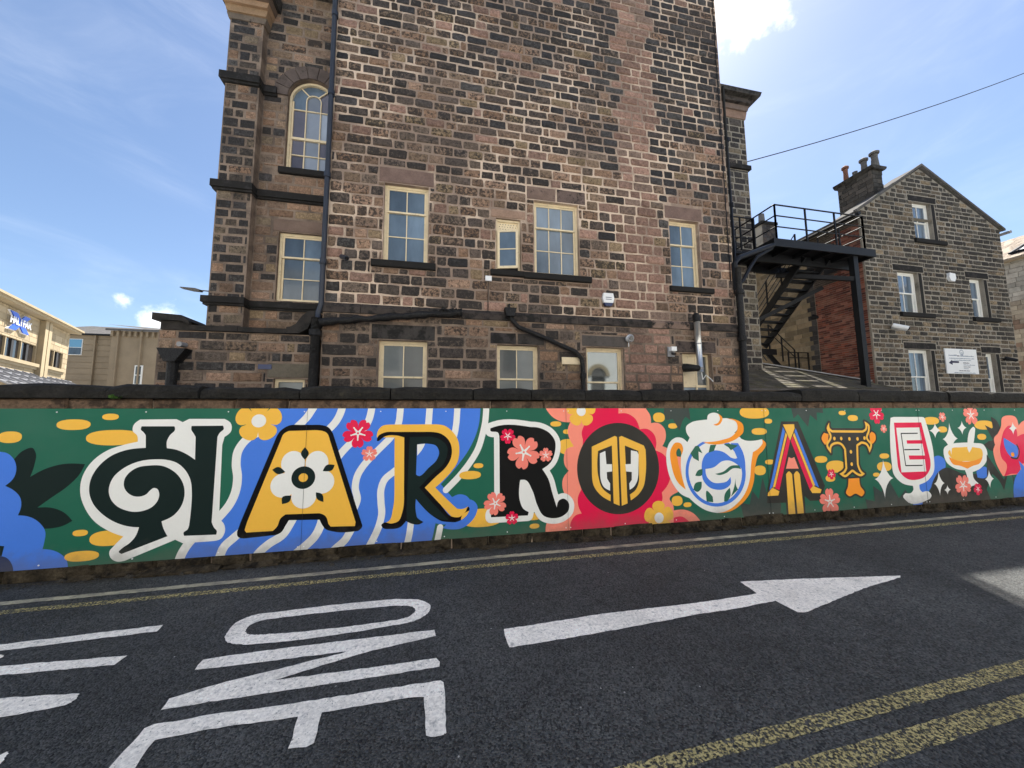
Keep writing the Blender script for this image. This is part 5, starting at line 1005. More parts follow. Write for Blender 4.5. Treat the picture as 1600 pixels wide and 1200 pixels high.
# ------------------------------------------------------------------ gable house on the right
GR = random.Random(41)
GX, GY = 14.33, 9.0
gh = thing('gable_house', 'dark three-storey stone house with a pitched gable, right of the fire escape', 'house', (GX, GY, 0))
GW, GE, GA, GZ = 7.0, 8.72, 3.12, 10.72     # width, eaves, ridge position and height
G1, G2, G3, G4, G5 = (2.55, 3.48, 7.93, 9.37), (1.44, 2.42, 5.12, 6.62), (4.98, 5.72, 5.12, 6.62), (1.54, 2.58, 1.9, 3.80), (5.28, 5.82, 1.9, 3.77)
GH_ = [G1, G2, G3, G4, G5]
mb = MB(); wall_face(mb, 0, GW, 0, GE, 0, .25, [(a, b, c, min(d, 8.72)) for a, b, c, d in GH_ if c < 8.7]); 
# gable triangle with the top half of the attic window left open
def zr(x): return GE+(GZ-GE)*(x/GA if x < GA else (GW-x)/(GW-GA))
a, b, t = G1[0], G1[1], G1[3]
mb.add([(0, 0, GE), (a, 0, GE), (a, 0, zr(a))], [(0, 1, 2)]); mb.add([(b, 0, GE), (GW, 0, GE), (b, 0, zr(b))], [(0, 1, 2)])
mb.add([(a, 0, t), (b, 0, t), (b, 0, zr(b)), (GA, 0, GZ), (a, 0, zr(a))], [(0, 1, 2, 3, 4)])
for x in (a, b): mb.quad((x, 0, GE), (x, 0, t), (x, .25, t), (x, .25, GE))
mb.quad((a, 0, t), (b, 0, t), (b, .25, t), (a, .25, t))
mb.prism([(0, 0), (GW, 0), (GW, GE), (GA, GZ-.01), (0, GE)], 'y', .25, .75); mb.prism([(0, 0), (GW, 0), (GW, GE), (GA, 10.15), (0, GE)], 'y', .75, 9.5)
for x in (0, GW): mb.quad((x, 0, 0), (x, .25, 0), (x, .25, GE), (x, 0, GE))
obj('wall', mb, M['mortar_grey'], gh)
def tone_g(x, z):
    u = GR.random()
    if z > 4.6 and u < .68: return pick(GR, [(.062, .056, .047), (.050, .045, .040), (.082, .073, .060)], .42)
    if z <= 4.6 and u < .42: return pick(GR, [(.06, .055, .048), (.08, .07, .06)], .45)
    return pick(GR, [(.16, .125, .086), (.12, .096, .07), (.22, .17, .112), (.135, .108, .08)], .46)
def gx(z):
    if z <= GE: return (0, GW)
    return ((z-GE)/(GZ-GE)*GA+.05, GW-(z-GE)/(GZ-GE)*(GW-GA)-.05)
items = []; loc = Vector((GX, GY, 0))
hb_ = [(h[0]-.0, h[1]+(.20), h[2], h[3]) for h in GH_]+[(h[0]-.2, h[1]+.3, h[3], h[3]+.26) for h in GH_]+[(h[0]-.1, h[1]+.5, h[2]-.18, h[2]) for h in GH_[:3]]
add_items(courses(0, GW, 0, GZ-.12, (.14, .195), (.22, .52), GR, hb_, .018, gx), 0, tone_g, None, .008, .2, (.006, .024), loc, GR)
lay(gh, items, M['stone'], 300, minpx=9)
for h in GH_:
    if h is not G4 and h is not G5: sill(gh, h[0]-.10, h[1]+.48, h[2]-.17, h[2], 0, (.03, .028, .027, .7))
    lintel(gh, h[0]-.19, h[1]+.29, h[3]+.004, h[3]+.25, 0, (.045, .04, .037, .6)); 
    lintel(gh, h[1]+.004, h[1]+.19, h[2], h[3], 0, (.03, .028, .026, .7), 'jamb', proud=.01)
for h, sp_, u, l in ((G1, .5, 1, 1), (G2, .5, 1, 1), (G3, .5, 1, 1), (G4, .45, 1, 1), (G5, .45, 1, 1)):
    sash_window(gh, *h, .12, 2 if h not in (G3, G5) else 1, 1, 1, .5, 'whitepaint', 'pane_curtain', fr=.06, panes=(lambda i, k, up, h=h: 'pane_dim' if (not up and i == 1 and h is G2) else 'pane_curtain'))
# roof
ro = MB()
for sgn, (x0, z0, x1, z1) in ((-1, (-.22, GE-.14, GA, GZ+.05)), (1, (GA, GZ+.05, GW+.12, GE-.06))):
    ro.prism([(x0, z0), (x1, z1), (x1, z1+.07), (x0, z0+.07)], 'y', -.06, .8)
    e_ = .55 if True else 0; a_, b_ = (z0, z1-e_) if sgn < 0 else (z0-e_, z1); ro.prism([(x0, a_), (x1, b_), (x1, b_+.07), (x0, a_+.07)], 'y', .8, 9.6)
obj('roof', ro, M['slate'], gh)
vg = MB(); vg.prism([(-.26, GE-.13), (GA, GZ+.06), (GA, GZ+.15), (-.26, GE-.04)], 'y', -.10, -.0); vg.prism([(GA, GZ+.06), (GW+.15, GE-.06), (GW+.15, GE+.02), (GA, GZ+.15)], 'y', -.10, .0); obj('verge', vg, M['slate'], gh)
gt = MB(); gt.tube([(-.22, -.15, GE-.22), (-.22, 9.6, GE-.22)], .065, 8); obj('gutter', gt, M['black'], gh); gt = MB(); gt.tube([(GW+.14, -.22, GE-.17), (GW+.14, 9, GE-.17)], .06, 8); obj('gutter', gt, M['lead'], gh)
# side wall: red brick panel near the front, quoins, then buff rubble
bb = MB(); BK = [(.17, .060, .044), (.22, .075, .05), (.14, .052, .04), (.10, .042, .036), (.20, .09, .065), (.25, .11, .08)]
z = 0; row = 0
while z < 6.9 if False else z < 8.5:
    yb = .06+(row % 2)*.115; ymax = 1.70
    y = .06
    while y < ymax:
        e = min(ymax, (y+.225) if not (y == .06 and row % 2) else y+.115)
        if GR.random() > .0: 
            t = GR.choice(BK) if z < 6.45 or (y < .75 and z < 8.2) else (.07, .055, .045); k = GR.uniform(.75, 1.2); p = GR.uniform(.006, .012); bb.box(-p, .01, y+.004, e-.004, z+.005, z+.072, (t[0]*k, t[1]*k, t[2]*k, GR.uniform(.25, .5)))
        y = e
    z += .078; row += 1
obj('brickwork', bb, M['brick'], gh, kind='stuff')
sw = MB(); z = 0; row = 0
while z < GE-.1:
    h = GR.uniform(.16, .22); y0 = 1.72; q = .30 if row % 2 else .18
    t = pick(GR, T_BLACK, .5); sw.box(-.02, .01, y0+.006, y0+q-.006, z+.006, z+h-.006, t); y = y0+q
    while y < 9.4:
        l = GR.uniform(.28, .6); t = pick(GR, [(.21, .165, .105), (.26, .20, .13), (.17, .135, .09), (.23, .185, .125)], .35); sw.box(-.012*GR.random()-.003, .01, y+.006, min(9.4, y+l)-.006, z+.006, z+h-.006, t); y += l
    z += h; row += 1
obj('side_stonework', sw, M['tan'], gh, kind='stuff')
# chimney
ch = MB(); CX0, CX1, CY0, CY1 = 1.38, 1.88, .35, 1.50
z = 9.0
chm = MB(); chm.box(CX0+.012, CX1-.012, CY0+.012, CY1-.012, 8.9, 10.74); chimney = obj('chimney', chm, M['mortar_grey'], gh)
while z < 10.68:
    h = .17
    for (a0, a1, ax) in ((CX0, CX1, 'x'), (CY0, CY1, 'y')):
        p = a0-GR.uniform(0, .2)
        while p < a1:
            l = GR.uniform(.25, .42); s0, s1 = max(p, a0), min(p+l, a1)
            if s1-s0 > .05:
                t = pick(GR, [(.07, .065, .058), (.09, .08, .07), (.05, .047, .042)], .4)
                if ax == 'x': ch.box(s0+.007, s1-.007, CY0-.012, CY0+.02, z+.007, z+h-.007, t)
                else: ch.box(CX0-.012, CX0+.02, s0+.007, s1-.007, z+.007, z+h-.007, t)
            p += l
    z += h
obj('chimney_stonework', ch, M['tan'], chimney, kind='stuff')
mb = MB(); mb.prism([(CX0-.02, 10.70), (CX0-.10, 10.78), (CX0-.10, 10.84), (CX1+.10, 10.84), (CX1+.10, 10.78), (CX1+.02, 10.70)], 'y', CY0-.10, CY1+.10, (.05, .047, .043, .5)); obj('chimney_cap', mb, M['dressed'], chimney)
pots = [(CY1-.16, .62, .085, 'terracotta', 1), (CY1-.47, .30, .09, 'greypot', 0), (CY1-.78, .48, .10, 'greypot', 2), (CY1-1.12, .50, .11, 'greypot', 2)]
for (py, h, r, m_, k) in pots:
    mb = MB(); c = (CX0+.26, py)
    mb.tube([(c[0], c[1], 10.84), (c[0], c[1], 10.84+h*.8), (c[0], c[1], 10.84+h)], [r*1.1, r*.85, r*.95], 12)
    if k: mb.tube([(c[0], c[1], 10.84+h+.03), (c[0], c[1], 10.84+h+.10), (c[0], c[1], 10.84+h+.17)], [r*1.35, r*1.4, r*.5], 12); mb.tube([(c[0], c[1], 10.84+h), (c[0], c[1], 10.84+h+.04)], r*.6, 8)
    obj('chimney_pot', mb, M[m_], chimney)
# sign board
sg = thing('sign', 'white notice board with a dark arrow pointing left, on the gable house', 'sign', (GX+3.95, GY-.05, 3.41))
obj('sign_board', MB().box(-.78, .78, 0, .03, -.44, .46), M['plastic'], sg)
inky = mat('sign_ink_dark', (.01, .012, .05), .5); inkg = mat('sign_ink_grey', (.22, .27, .34), .5)
ar = MB(); fill(ar, [[(-.66, -.06), (-.48, .06), (-.48, .015), (-.16, .015), (-.16, -.055), (-.48, -.055), (-.48, -.13)]], lambda x, z: (x, -.002, z)); obj('printed_arrow', ar, inky, sg)
lg = MB(); arcbar(lg, .085, .105, -.002, .0, 0, math.pi*1.2, 16, 0, .345) if False else None
P = [(.03+.10*math.cos(t), .335+.10*math.sin(t)) for t in (2*math.pi*k/24 for k in range(24))]; Q = [(.03+.075*math.cos(t), .335+.075*math.sin(t)) for t in (2*math.pi*k/24 for k in range(24))]
fill(lg, [P, Q], lambda x, z: (x, -.002, z)); lg.box(.0, .02, -.003, 0, .24, .36); lg.box(.06, .075, -.003, 0, .22, .34); obj('printed_emblem', lg, inkg, sg)
sr = random.Random(9)
def scribble(x0, x1, z, h, m_, gap=.02):
    mb = MB(); x = x0
    while x < x1:
        w = sr.uniform(.02, .045)*h/.04; mb.box(x, min(x+w, x1), -.0025, 0, z, z+h*sr.choice((.6, .8, 1))); x += w+gap*h/.04*.5
    obj('printed_line', mb, m_, sg)
scribble(-.62, -.22, .20, .045, inkg); scribble(-.20, -.10, .185, .06, inky); scribble(-.05, .62, .185, .045, inkg)
for a, b, z, m_ in ((-.60, .62, .10, inkg), (-.40, .45, .035, inkg), (.05, .35, -.06, inky), (.05, .62, -.13, inkg), (.05, .38, -.20, inky), (.05, .28, -.265, inkg), (-.20, .33, -.345, inky), (-.45, .62, -.42, inkg)): scribble(a, b, z, .030, m_)
ab2 = thing('alarm_box', 'white alarm box on the gable house beside the middle window', 'alarm box', (GX+3.97, GY, 6.55)); obj('cover', MB().prism([(-.11, -.15), (.09, -.17), (.17, -.04), (.15, .13), (-.13, .15), (-.17, 0)], 'y', -.09, 0), M['plastic'], ab2)
camera_thing(GX+.86, 4.50, 'white camera on the gable house below the left middle window', M['plastic'], GY, k=1.5)
camera_thing(GX+6.18, 3.55, 'black lamp fitting on the gable house right of the notice board', M['black'], GY, k=1.1)
# ------------------------------------------------------------------ fire escape
fe = thing('fire_escape', 'black iron fire escape with platform, railings and stairs between the two buildings', 'fire escape', (10, 8.5, 0))
BK_ = M['black']
def fo(name, mb, par=fe, m=BK_): return obj(name, mb, m, par)
PZ = 6.95
mb = MB(); 
for k in range(10): mb.box(.02, 3.9, .02+k*.08, .085+k*.08, PZ-.05, PZ)
fo('platform_deck', mb); fo('platform_plate', MB().box(0, 3.95, .0, .82, PZ-.10, PZ-.055))
fo('platform_plate', MB().box(-1.9, 1.9, .82, 1.48, PZ-.10, PZ-.02)); fo('platform_beam', MB().box(-.02, 3.97, -.06, 0, PZ-.24, PZ+.01)); fo('platform_beam', MB().box(-.02, 3.97, .60, .68, PZ-.42, PZ-.11)); fo('platform_beam', MB().box(3.90, 3.97, 0, 1.5, PZ-.24, PZ)); fo('platform_beam', MB().box(-.06, -.02, -.06, 1.48, PZ-.24, PZ+.01))
fo('platform_beam', MB().box(.5, 3.6, 1.48, 1.56, PZ-.36, PZ-.10))
for k in range(4): fo('joist', MB().box(.6+k*.8, .66+k*.8, .0, 1.5, PZ-.24, PZ-.105))
fo('column', MB().box(3.12, 3.30, .02, .18, -.0, PZ-.25)); fo('brace', MB().bar((3.15, .1, PZ-1.0), (1.6, 1.4, PZ-.45), .12, .14)) 
fo('brace', MB().bar((3.2, .1, 5.2), (-.0, 3.3, 4.9), .02, .02)) if False else None
fo('bracket', MB().tube([(-2.05, -.55, 4.9), (-2.05, -.55, 5.75), (-1.85, -.5, 5.95), (-.05, .0, PZ-.2)], .075, 8)); fo('bracket', MB().tube([(-2.0, -.55, 5.1), (-1.75, -.5, 5.3), (-1.35, -.35, 5.75), (-.9, -.2, 6.2), (-.1, .0, PZ-.3)], .05, 8))
def railing(pts, h=1.15, n=None, rails=(0, .36, .72), r=.02, par=fe, posts=None, name='railing'):
    """rail runs parallel to the deck line pts; each post a part"""
    m1 = MB()
    for q in rails: m1.tube([Vector(p)+Vector((0, 0, h-q*h/1.15)) for p in pts], r if q else r*1.15, 6)
    fo(name, m1, par)
    for a, b in zip(pts, pts[1:]):
        a, b = Vector(a), Vector(b); k = max(1, round((b-a).length/(posts or .85)))
        for i in range(k+1): p = a+(b-a)*i/k; fo('post', MB().box(p.x-.02, p.x+.02, p.y-.02, p.y+.02, p.z, p.z+h), par)
railing([(.12, 1.5, PZ), (.12, 0, PZ)]); railing([(.12, 0, PZ), (3.62, 0, PZ)], posts=1.1); railing([(3.62, 0, PZ), (3.62, 1.4, PZ)])
railing([(-1.85, .80, PZ), (.12, .80, PZ)], posts=.55)
# main flight: treads run across, flight descends away from the camera
SX0, SX1 = 1.78, 2.78; T0 = Vector((0, .55, PZ-.15)); B0 = Vector((0, 3.12, 4.30))
for x in (SX0, SX1): fo('stringer', MB().bar((x, T0.y, T0.z), (x, B0.y, B0.z), .05, .24))
for k in range(11):
    t = (k+.6)/11; y = T0.y+(B0.y-T0.y)*t; z = T0.z+(B0.z-T0.z)*t; fo('tread', MB().box(SX0, SX1, y-.11, y+.13, z-.02, z+.025))
railing([(SX0-.02, T0.y+.2, T0.z-.1), (SX0-.02, B0.y, B0.z)], 1.0, posts=.95, rails=(0, .3, .6, .85), r=.014)
railing([(SX0-.75, 1.5, 5.7), (SX0-.75, 3.0, 4.2)], 1.0, posts=.9, rails=(0, .3, .6), r=.012) if False else None
fo('landing', MB().box(1.7, 3.3, 3.1, 4.1, 4.14, 4.22)); fo('landing_beam', MB().box(1.7, 3.3, 3.06, 3.12, 3.98, 4.2))
fo('brace', MB().bar((.85, 2.2, 4.75), (2.95, .9, 5.95), .09, .13)); fo('brace', MB().bar((1.9, 3.3, 5.2), (2.7, 3.0, 3.7), .03, .03))
fo('stringer', MB().bar((2.9, 3.2, 4.15), (4.15, 3.2, 2.9), .05, .2)); railing([(2.9, 3.0, 4.2), (4.1, 3.0, 3.2)], 1.0, posts=.7, rails=(0, .35), r=.018); railing([(3.3, 2.6, 3.2), (4.25, 2.6, 3.2)], .8, posts=.5, rails=(0, .3), r=.016)
wl = camera_thing(GX-.02, 5.35, 'round dark lamp on the buff side wall behind the stairs', M['black'], 10.9, k=1.3)
# ------------------------------------------------------------------ slate lean-to roof in the yard
sh = thing('outhouse', 'low outhouse with a mossy slate roof below the fire escape', 'outhouse', (8, 8.4, 0))
def rp(x, y): return (x, y, 2.33+.455*y)
mb = MB(); P = [(.0, 0), (6.3, 0), (6.0, .6), (3.35, 2.62), (0, 2.62)]
n = len(P); v = [rp(*p) for p in P]+[(p[0], p[1], rp(*p)[2]-.08) for p in P]; mb.add(v, [tuple(range(n)), tuple(range(n, 2*n))[::-1]]+[(i+n, (i+1) % n+n, (i+1) % n, i) for i in range(n)]); obj('roof', mb, M['slate'], sh)
sl = MB(); SR = random.Random(8)
k = 0; y = -.04
while y < 2.5:
    x = -.3+(k % 2)*.15
    xm = 6.3-y*.5 if y < .6 else 6.0-(y-.6)/2.02*2.65
    while x < xm-.15:
        if x+.29 > 0:
            xx0, xx1 = max(0, x), min(x+.29, xm); z0 = rp(0, y)[2]+.03+SR.uniform(0, .008); z1 = rp(0, y+.26)[2]+.012; t = SR.choice([(.10, .09, .075), (.12, .105, .085), (.085, .078, .066), (.105, .095, .065)]); q = SR.uniform(.8, 1.2)
            sl.add([(xx0+.004, y, z0), (xx1-.004, y, z0), (xx1-.004, y+.26, z1), (xx0+.004, y+.26, z1), (xx0+.004, y, z0-.014), (xx1-.004, y, z0-.014)], [(0, 1, 2, 3), (4, 5, 1, 0)], (t[0]*q, t[1]*q, t[2]*q, .5))
        x += .3
    y += .18; k += 1
obj('slates', sl, M['slate_attr'], sh, kind='stuff')
obj('flashing', MB().bar(Vector(rp(6.05, .6))+Vector((0, 0, .05)), Vector(rp(3.35, 2.62))+Vector((0, 0, .05)), .22, .04), M['lead'], sh)
obj('wall', MB().box(.0, 6.2, .25, .5, 0, 2.3).box(0, 3.3, 2.4, 2.6, 0, 3.3), M['mortar_grey'], sh)
# small distant chimney behind the railings
c2 = thing('chimney_stack', 'small dark chimney stack with one pot seen through the railings', 'chimney', (22.7, 20, 0))
mb = MB(); mb.box(-.55, .55, -.4, .4, 9, 15.1); obj('stack', mb, M['mortar_grey'], c2); mb = MB(); z = 12.0
while z < 15.0:
    x = -.56
    while x < .5: l = SR.uniform(.25, .4); mb.box(x+.01, min(x+l, .56)-.01, -.425, -.39, z+.01, z+.2, pick(SR, T_BLACK, .5)); x += l
    z += .21
obj('stonework', mb, M['tan'], c2, kind='stuff'); obj('cap', MB().box(-.68, .68, -.52, .52, 15.1, 15.3), M['coping'], c2); obj('chimney_pot', MB().tube([(-.1, 0, 15.3), (-.1, 0, 16.1)], [.22, .18], 10), M['greypot'], c2)
# building at the far right edge
rb = thing('stone_house', 'pale stone house with a sunlit stone-slate roof and skylight at the right edge', 'house', (26, 4, 0))
mb = MB(); mb.box(.02, 8, 0, 9, 0, 8.75); obj('wall', mb, M['mortar_grey'], rb)
mb = MB(); z = 0
while z < 8.65:
    h = SR.uniform(.19, .25); y = 0
    while y < 9: l = SR.uniform(.35, .65); t = pick(SR, [(.30, .25, .19), (.24, .19, .14), (.34, .29, .22), (.22, .15, .11)] if z < 6.6 else [(.36, .33, .28), (.30, .28, .24)], .2); mb.box(-.01, .03, y+.008, min(y+l, 9)-.008, z+.008, z+h-.008, t); y += l
    z += h
obj('stonework', mb, M['tan'], rb, kind='stuff')
mb = MB(); mb.prism([(-.25, 8.70), (4, 10.9), (8.25, 8.7), (8.25, 8.62), (-.25, 8.62)], 'y', -.2, 9.2); obj('roof', mb, M['sandstone2'], rb); mb = MB()
for k in range(14):
    y = -.2
    while y < 9.2: l = SR.uniform(.25, .45); x0 = -.25+k*.3; z0 = 8.70+(x0+.25)*.5176; q = SR.uniform(.8, 1.2); mb.add([(x0, y+.01, z0+.05), (x0, y+l-.01, z0+.05), (x0+.34, y+l-.01, z0+.17+.05), (x0+.34, y+.01, z0+.17+.05), (x0, y+.01, z0+.01), (x0, y+l-.01, z0+.01)], [(0, 3, 2, 1), (4, 0, 1, 5)], (.30*q, .25*q, .20*q, .4)); y += l
obj('slates', mb, M['slate_attr'], rb, kind='stuff')
mb = MB(); mb.add([(.3, 6.3, 9.06), (.3, 6.85, 9.06), (1.5, 6.85, 9.68), (1.5, 6.3, 9.68)], [(0, 3, 2, 1)]); sk_ = obj('skylight', mb, M['plastic'], rb); mb = MB()
mb.bar((.25, 6.27, 9.1), (1.55, 6.27, 9.75), .08, .08).bar((.25, 6.88, 9.1), (1.55, 6.88, 9.75), .08, .08).bar((.27, 6.25, 9.1), (.27, 6.9, 9.1), .08, .08); obj('skylight_frame', mb, M['black'], rb)
# overhead wire
wa, wb = Vector((11.0, 10.2, 10.95)), Vector((34, 9.5, 21.0)); mb = MB(); mb.tube([wa+(wb-wa)*t-Vector((0, 0, 1.6*t*(1-t))) for t in (k/14 for k in range(15))], .018, 5)
o = obj('overhead_wire', mb, M['black']); o['label'] = 'thin black wire rising from the building towards the upper right of the sky'; o['category'] = 'wire'
# ------------------------------------------------------------------ bank building and hall on the left
K = 1.42
az = rad(-24.8); hd = Vector((math.sin(az), math.cos(az), 0)); hc = Vector((-20.93, 24.21, 0))*K
# local +x runs towards the camera end (t negative), local -y faces the road side
rz = math.atan2(hd.y, hd.x)
hb = thing('bank_building', 'pale stone bank with a blue X sign and dark window bands at the left edge', 'building', tuple(hc), rz)
def hz(z): return 1.5+(z-1.5)*K
# local x = t*K (t<0 towards camera); outward normal is towards +X world => local -y
LL = -12*K
HW = [(-6.9*K*1.6, -3.55*K, hz(4.25), hz(5.13)), (-2.55*K, -.62*K, hz(4.3), hz(5.2))]
mb = MB(); wall_face(mb, LL, 0, 0, hz(6.45), 0, .5, HW); mb.box(LL, 0, .5, 14, 0, hz(6.45)); obj('wall', mb, M['sandstone'], hb)
rn = random.Random(77)
st = MB(); z = hz(3.6)
SN = [(.36, .285, .175), (.33, .26, .155), (.39, .31, .195), (.31, .245, .15)]
M['ashlar'] = mat('ashlar_blocks', (1, 1, 1), .9, n1=.08, s1=3, attr=True, dark=(.25, .19, .12), dscale=2, dlo=.6, dhi=.8, damt=.4); ATTRM.add('ashlar_blocks')
for r in courses(LL, -.0, hz(3.0), hz(6.45), (.38, .40), (.7, 1.2), rn, HW+[(-3.45*K, -2.75*K, 0, 99)], .03): t = rn.choice(SN); st.box(r[0], r[1], -.02, .01, r[2], r[3], (*t, .3))
obj('ashlar', st, M['ashlar'], hb, kind='stuff')
for a in (-3.42, -3.02): obj('pilaster', MB().box(a*K, (a+.32)*K, -.28, .05, 0, hz(6.45)), M['sandstone'], hb)
obj('fascia', MB().box(LL, .25, -.55, .1, hz(6.47), hz(6.58)).box(LL, .32, -.68, -.0, hz(6.585), hz(6.68)), M['plastic'] if False else M['sandstone'], hb)
rf = MB(); rf.add([(LL, -.6, hz(6.68)), (.3, -.6, hz(6.68)), (-3.5, 6, hz(8.9)), (LL, 6, hz(8.9)), (.3, 14, hz(6.68)), (LL, 14, hz(6.68))], [(0, 1, 2, 3), (1, 4, 2), (4, 5, 3, 2)]); obj('roof', rf, M['slate'], hb)
for (a, b, c, d), nn in zip(HW, (6, 2)):
    win = obj('window', MB().box(a, b, .10, .13, c, d), M['tint'], hb)
    for k in range(1, nn*2):
        x = a+(b-a)*k/(nn*2) if nn > 2 else a+(b-a)*k/4; big = k % 2 == 0
        obj('mullion', MB().box(x-(.05 if big else .16), x+(.04 if big else .10), -.0 if big else .03, .10, c, d), M['sandstone'] if big else M['dark'], win)
    obj('window_sill', MB().box(a-.1, b+.15, -.22, .1, c-.22, c-.002).box(a-.1, b+.15, -.12, .05, c-.40, c-.222), M['sandstone'], hb)
# conservatory-like glazed canopy at its foot
gc = MB(); gc2 = MB()
gz = mat('canopy_glass', (.07, .075, .09), .2, n1=.8, s1=1.5, spec=.9, coat=.5)
for k in range(16):
    x = -14+k*.95
    for q in range(4): gc.add([(x+.04, -2.4+q*.6, hz(2.75)+q*.36), (x+.91, -2.4+q*.6, hz(2.75)+q*.36), (x+.91, -1.83+q*.6, hz(2.75)+q*.36+.34), (x+.04, -1.83+q*.6, hz(2.75)+q*.36+.34)], [(0, 1, 2, 3)])
    gc2.bar((x, -2.45, hz(2.73)), (x, -.02, hz(2.75)+1.46), .05, .08)
for q in range(5): gc2.bar((-14, -2.42+q*.6, hz(2.75)+q*.36), (1.2, -2.42+q*.6, hz(2.75)+q*.36), .04, .05)
cn = thing('glazed_canopy', 'white-framed glazed canopy below the windows of the bank', 'canopy', tuple(hc), rz)
obj('glass_pane', gc, gz, cn, kind='stuff'); obj('frame', gc2, M['lead'], cn)
# blue X sign with the bank's name
sn = thing('sign', 'blue X-shaped bank sign with white capital letters', 'sign', tuple(hc+hd*(-5.42*K)+Vector((hd.y, -hd.x, 0))*.10+Vector((0, 0, hz(5.86)))), rz)
bluem = mat('sign_blue', (.03, .10, .55), .4); wm2 = mat('sign_white', (.8, .8, .8), .4)
XW, XH = 1.15, .55
P = [(-XW, XH), (-XW*.35, XH), (0, XH*.38), (XW*.40, XH), (XW, XH), (XW*.34, 0), (XW, -XH), (XW*.38, -XH), (0, -XH*.38), (-XW*.38, -XH), (-XW, -XH), (-XW*.34, 0)]
obj('sign_edge', MB().prism([(a*1.05, b*1.08) for a, b in P], 'y', -.0, .08), wm2, sn); obj('sign_face', MB().prism(P, 'y', -.06, -.005), bluem, sn)
def text_mesh(s, size, m, parent, loc, name='letters', depth=.01, rot=(math.pi/2, 0, 0), sx=1.):
    cu = bpy.data.curves.new('t', 'FONT'); cu.body = s; cu.size = size; cu.extrude = depth; cu.align_x = 'CENTER'; cu.align_y = 'CENTER'; cu.offset = size*.02
    to = bpy.data.objects.new('t', cu); COL.objects.link(to); bpy.context.view_layer.update()
    me = bpy.data.meshes.new_from_object(to); bpy.data.objects.remove(to); me.materials.clear(); me.materials.append(m)
    o = bpy.data.objects.new(name, me); COL.objects.link(o); o.parent = parent; o.location = loc; o.rotation_euler = rot; o.scale = (sx, 1, 1); return o
for i, cch in enumerate('HALIFAX'): text_mesh(cch, .62, wm2, sn, (-1.02+i*.335, -.085, .0), 'letter', .015)
# hall beyond
ml = Vector((math.sin(rad(-36.74)), math.cos(rad(-36.74)), 0))*62
hl = thing('hall_building', 'broad brown stone hall with slate roofs and a buttressed wall, beyond the bank', 'building', tuple(ml), 0)
k2 = 62/45
def mz(z): return 1.5+(z-1.5)*k2
mb = MB(); mb.box(-9*k2, -.66*k2, .0, 14, 0, mz(8.8)); mb.box(-.62*k2, 3.4*k2, -1.2, 12, 0, mz(9.1)); obj('wall', mb, M['sandstone2'], hl)
mb = MB(); z = 2.0
while z < mz(8.75):
    for a, b, y in ((-9*k2, -2.4*k2, 0), (-2.3*k2, -.66*k2, 0)): mb.box(a, b, y-.05, y+.02, z+.04, z+.66)
    z += .7
obj('stone_course', mb, M['sandstone2'], hl, kind='stuff')
for a in (-2.35, -.1, 1.55): obj('buttress', MB().box(a*k2, (a+.10)*k2, -1.45 if a > -1 else -.3, -1.0 if a > -1 else .05, 0, mz(8.8 if a < -1 else 9.1)), M['sandstone2'], hl)
rf = MB(); rf.add([(-9.5*k2, -.4, mz(8.85)), (-.3*k2, -.4, mz(8.85)), (2.6*k2, 7, mz(10.6)), (-7*k2, 7, mz(10.75)), (2.6*k2, 14, mz(8.9)), (-9.5*k2, 14, mz(8.9))], [(0, 1, 2, 3), (3, 2, 4, 5), (0, 3, 5)]); obj('roof', rf, M['slate'], hl)
rf = MB(); rf.add([(-.85*k2, -1.7, mz(9.55)), (3.6*k2, -1.7, mz(9.1)), (3.6*k2, 6, mz(10.4)), (.3*k2, 6, mz(10.4))], [(0, 1, 2, 3)]); rf.box(-.8*k2, 3.5*k2, -1.75, -1.6, mz(9.05), mz(9.2)); obj('roof', rf, M['slate'], hl)
for i in range(9): obj('eaves_bracket', MB().box((-.55+i*.42)*k2, (-.40+i*.42)*k2, -1.5, -1.19, mz(8.6), mz(9.04)), M['sandstone2'], hl)
mb = MB(); obj('eaves', MB().box(-9.2*k2, -.7*k2, -.45, .0, mz(8.78), mz(8.9)), M['black'], hl)
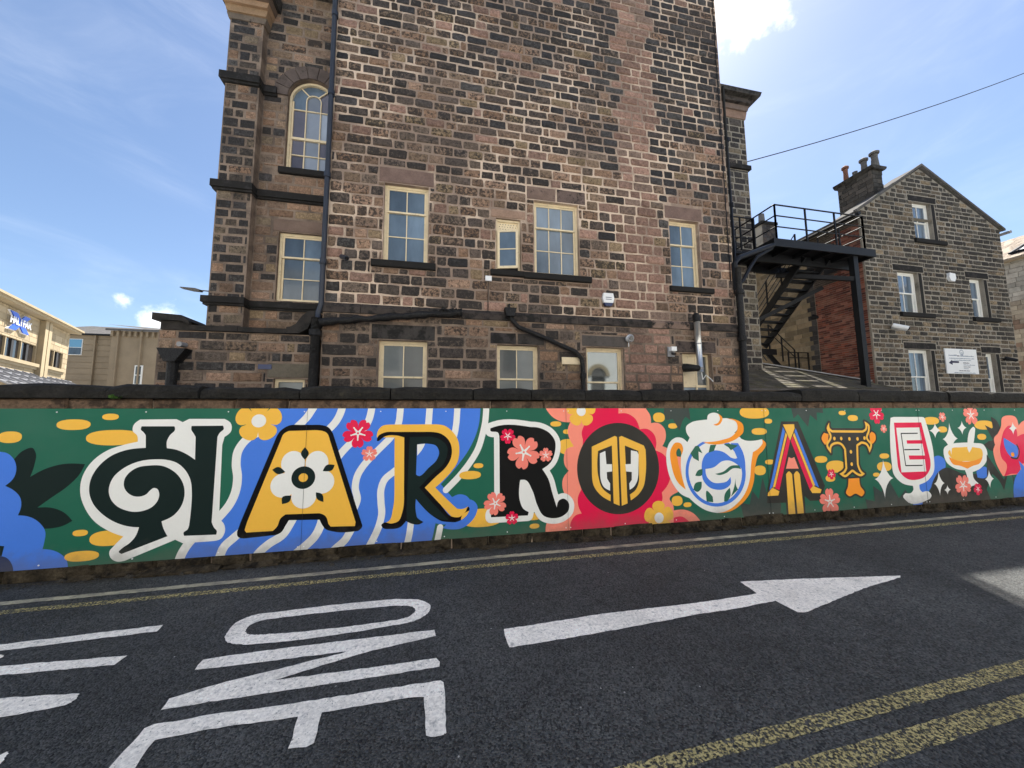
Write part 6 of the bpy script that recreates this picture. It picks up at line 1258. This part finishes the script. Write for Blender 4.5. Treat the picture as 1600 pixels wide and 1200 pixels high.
win = obj('window', MB().box(-4.45*k2, -3.25*k2, -.10, -.02, mz(7.05), mz(8.45)), M['whitepaint'], hl); obj('pane', MB().box(-4.4*k2, -3.3*k2, -.12, -.101, mz(7.72), mz(8.4)), mat('blue_glass', (.12, .30, .45), .1, coat=.5), win); obj('pane', MB().box(-4.4*k2, -3.3*k2, -.12, -.101, mz(7.1), mz(7.68)), M['pane'], win)
win = obj('window', MB().box(1.28*k2, 1.85*k2, -1.3, -1.19, 3, mz(6.15)), M['whitepaint'], hl)
for i in range(4): obj('pane', MB().box(1.38*k2, 1.75*k2, -1.33, -1.301, mz(6.05-.78*(i+1)+.08), mz(6.05-.78*i)), M['pane_dim'], win)
# ------------------------------------------------------------------ sunlit buildings across the road, behind the viewer
ob = thing('pale_building', 'long pale rendered building with arched doorways across the road', 'building', (0, -7.2, 0), math.pi)
PH = 11.0
mb = MB(); OH = [(x, x+1.5, .1, 3.1) for x in (-20, -5.3, 2.4, 9.6, 17)]+[(-11.65, -10.55, .1, 4.5)]+[(x+.2, x+1.3, 4.6, 6.8) for x in (-20, -16, -14.2, -8.4, -5.3, -1.5, 2.4, 6, 9.6, 13, 17)]
M['render'] = mat('pale_render', (.77, .765, .73), .9, n1=.05, s1=1.5)
wall_face(mb, -24, 24, 0, PH, 0, .3, OH); mb.box(-24, 24, .3, 9, 0, PH-.01); obj('wall', mb, M['render'], ob)
for h in OH:
    win = obj('window' if h[2] > 1 else 'door', MB().box(h[0], h[1], .18, .24, h[2], h[3]), M['greypot'], ob)
for h in OH[:6]:
    r_ = (h[1]-h[0])/2; mb = MB(); arcbar(mb, r_+.03, r_+.32, -.08, .02, cx=(h[0]+h[1])/2, cz=h[3]); fm_ = MB(); fill(fm_, [[((h[0]+h[1])/2+r_*math.cos(t), h[3]+r_*math.sin(t)) for t in (math.pi*k/14 for k in range(15))]], lambda x, z: (x, -.004, z)); obj('fanlight', fm_, M['greypot'], ob); obj('arch_moulding', mb, M['sandstone'], ob)
obj('cornice', MB().box(-24.2, 24.2, -.3, .1, PH-.01, PH+.35), M['sandstone'], ob)
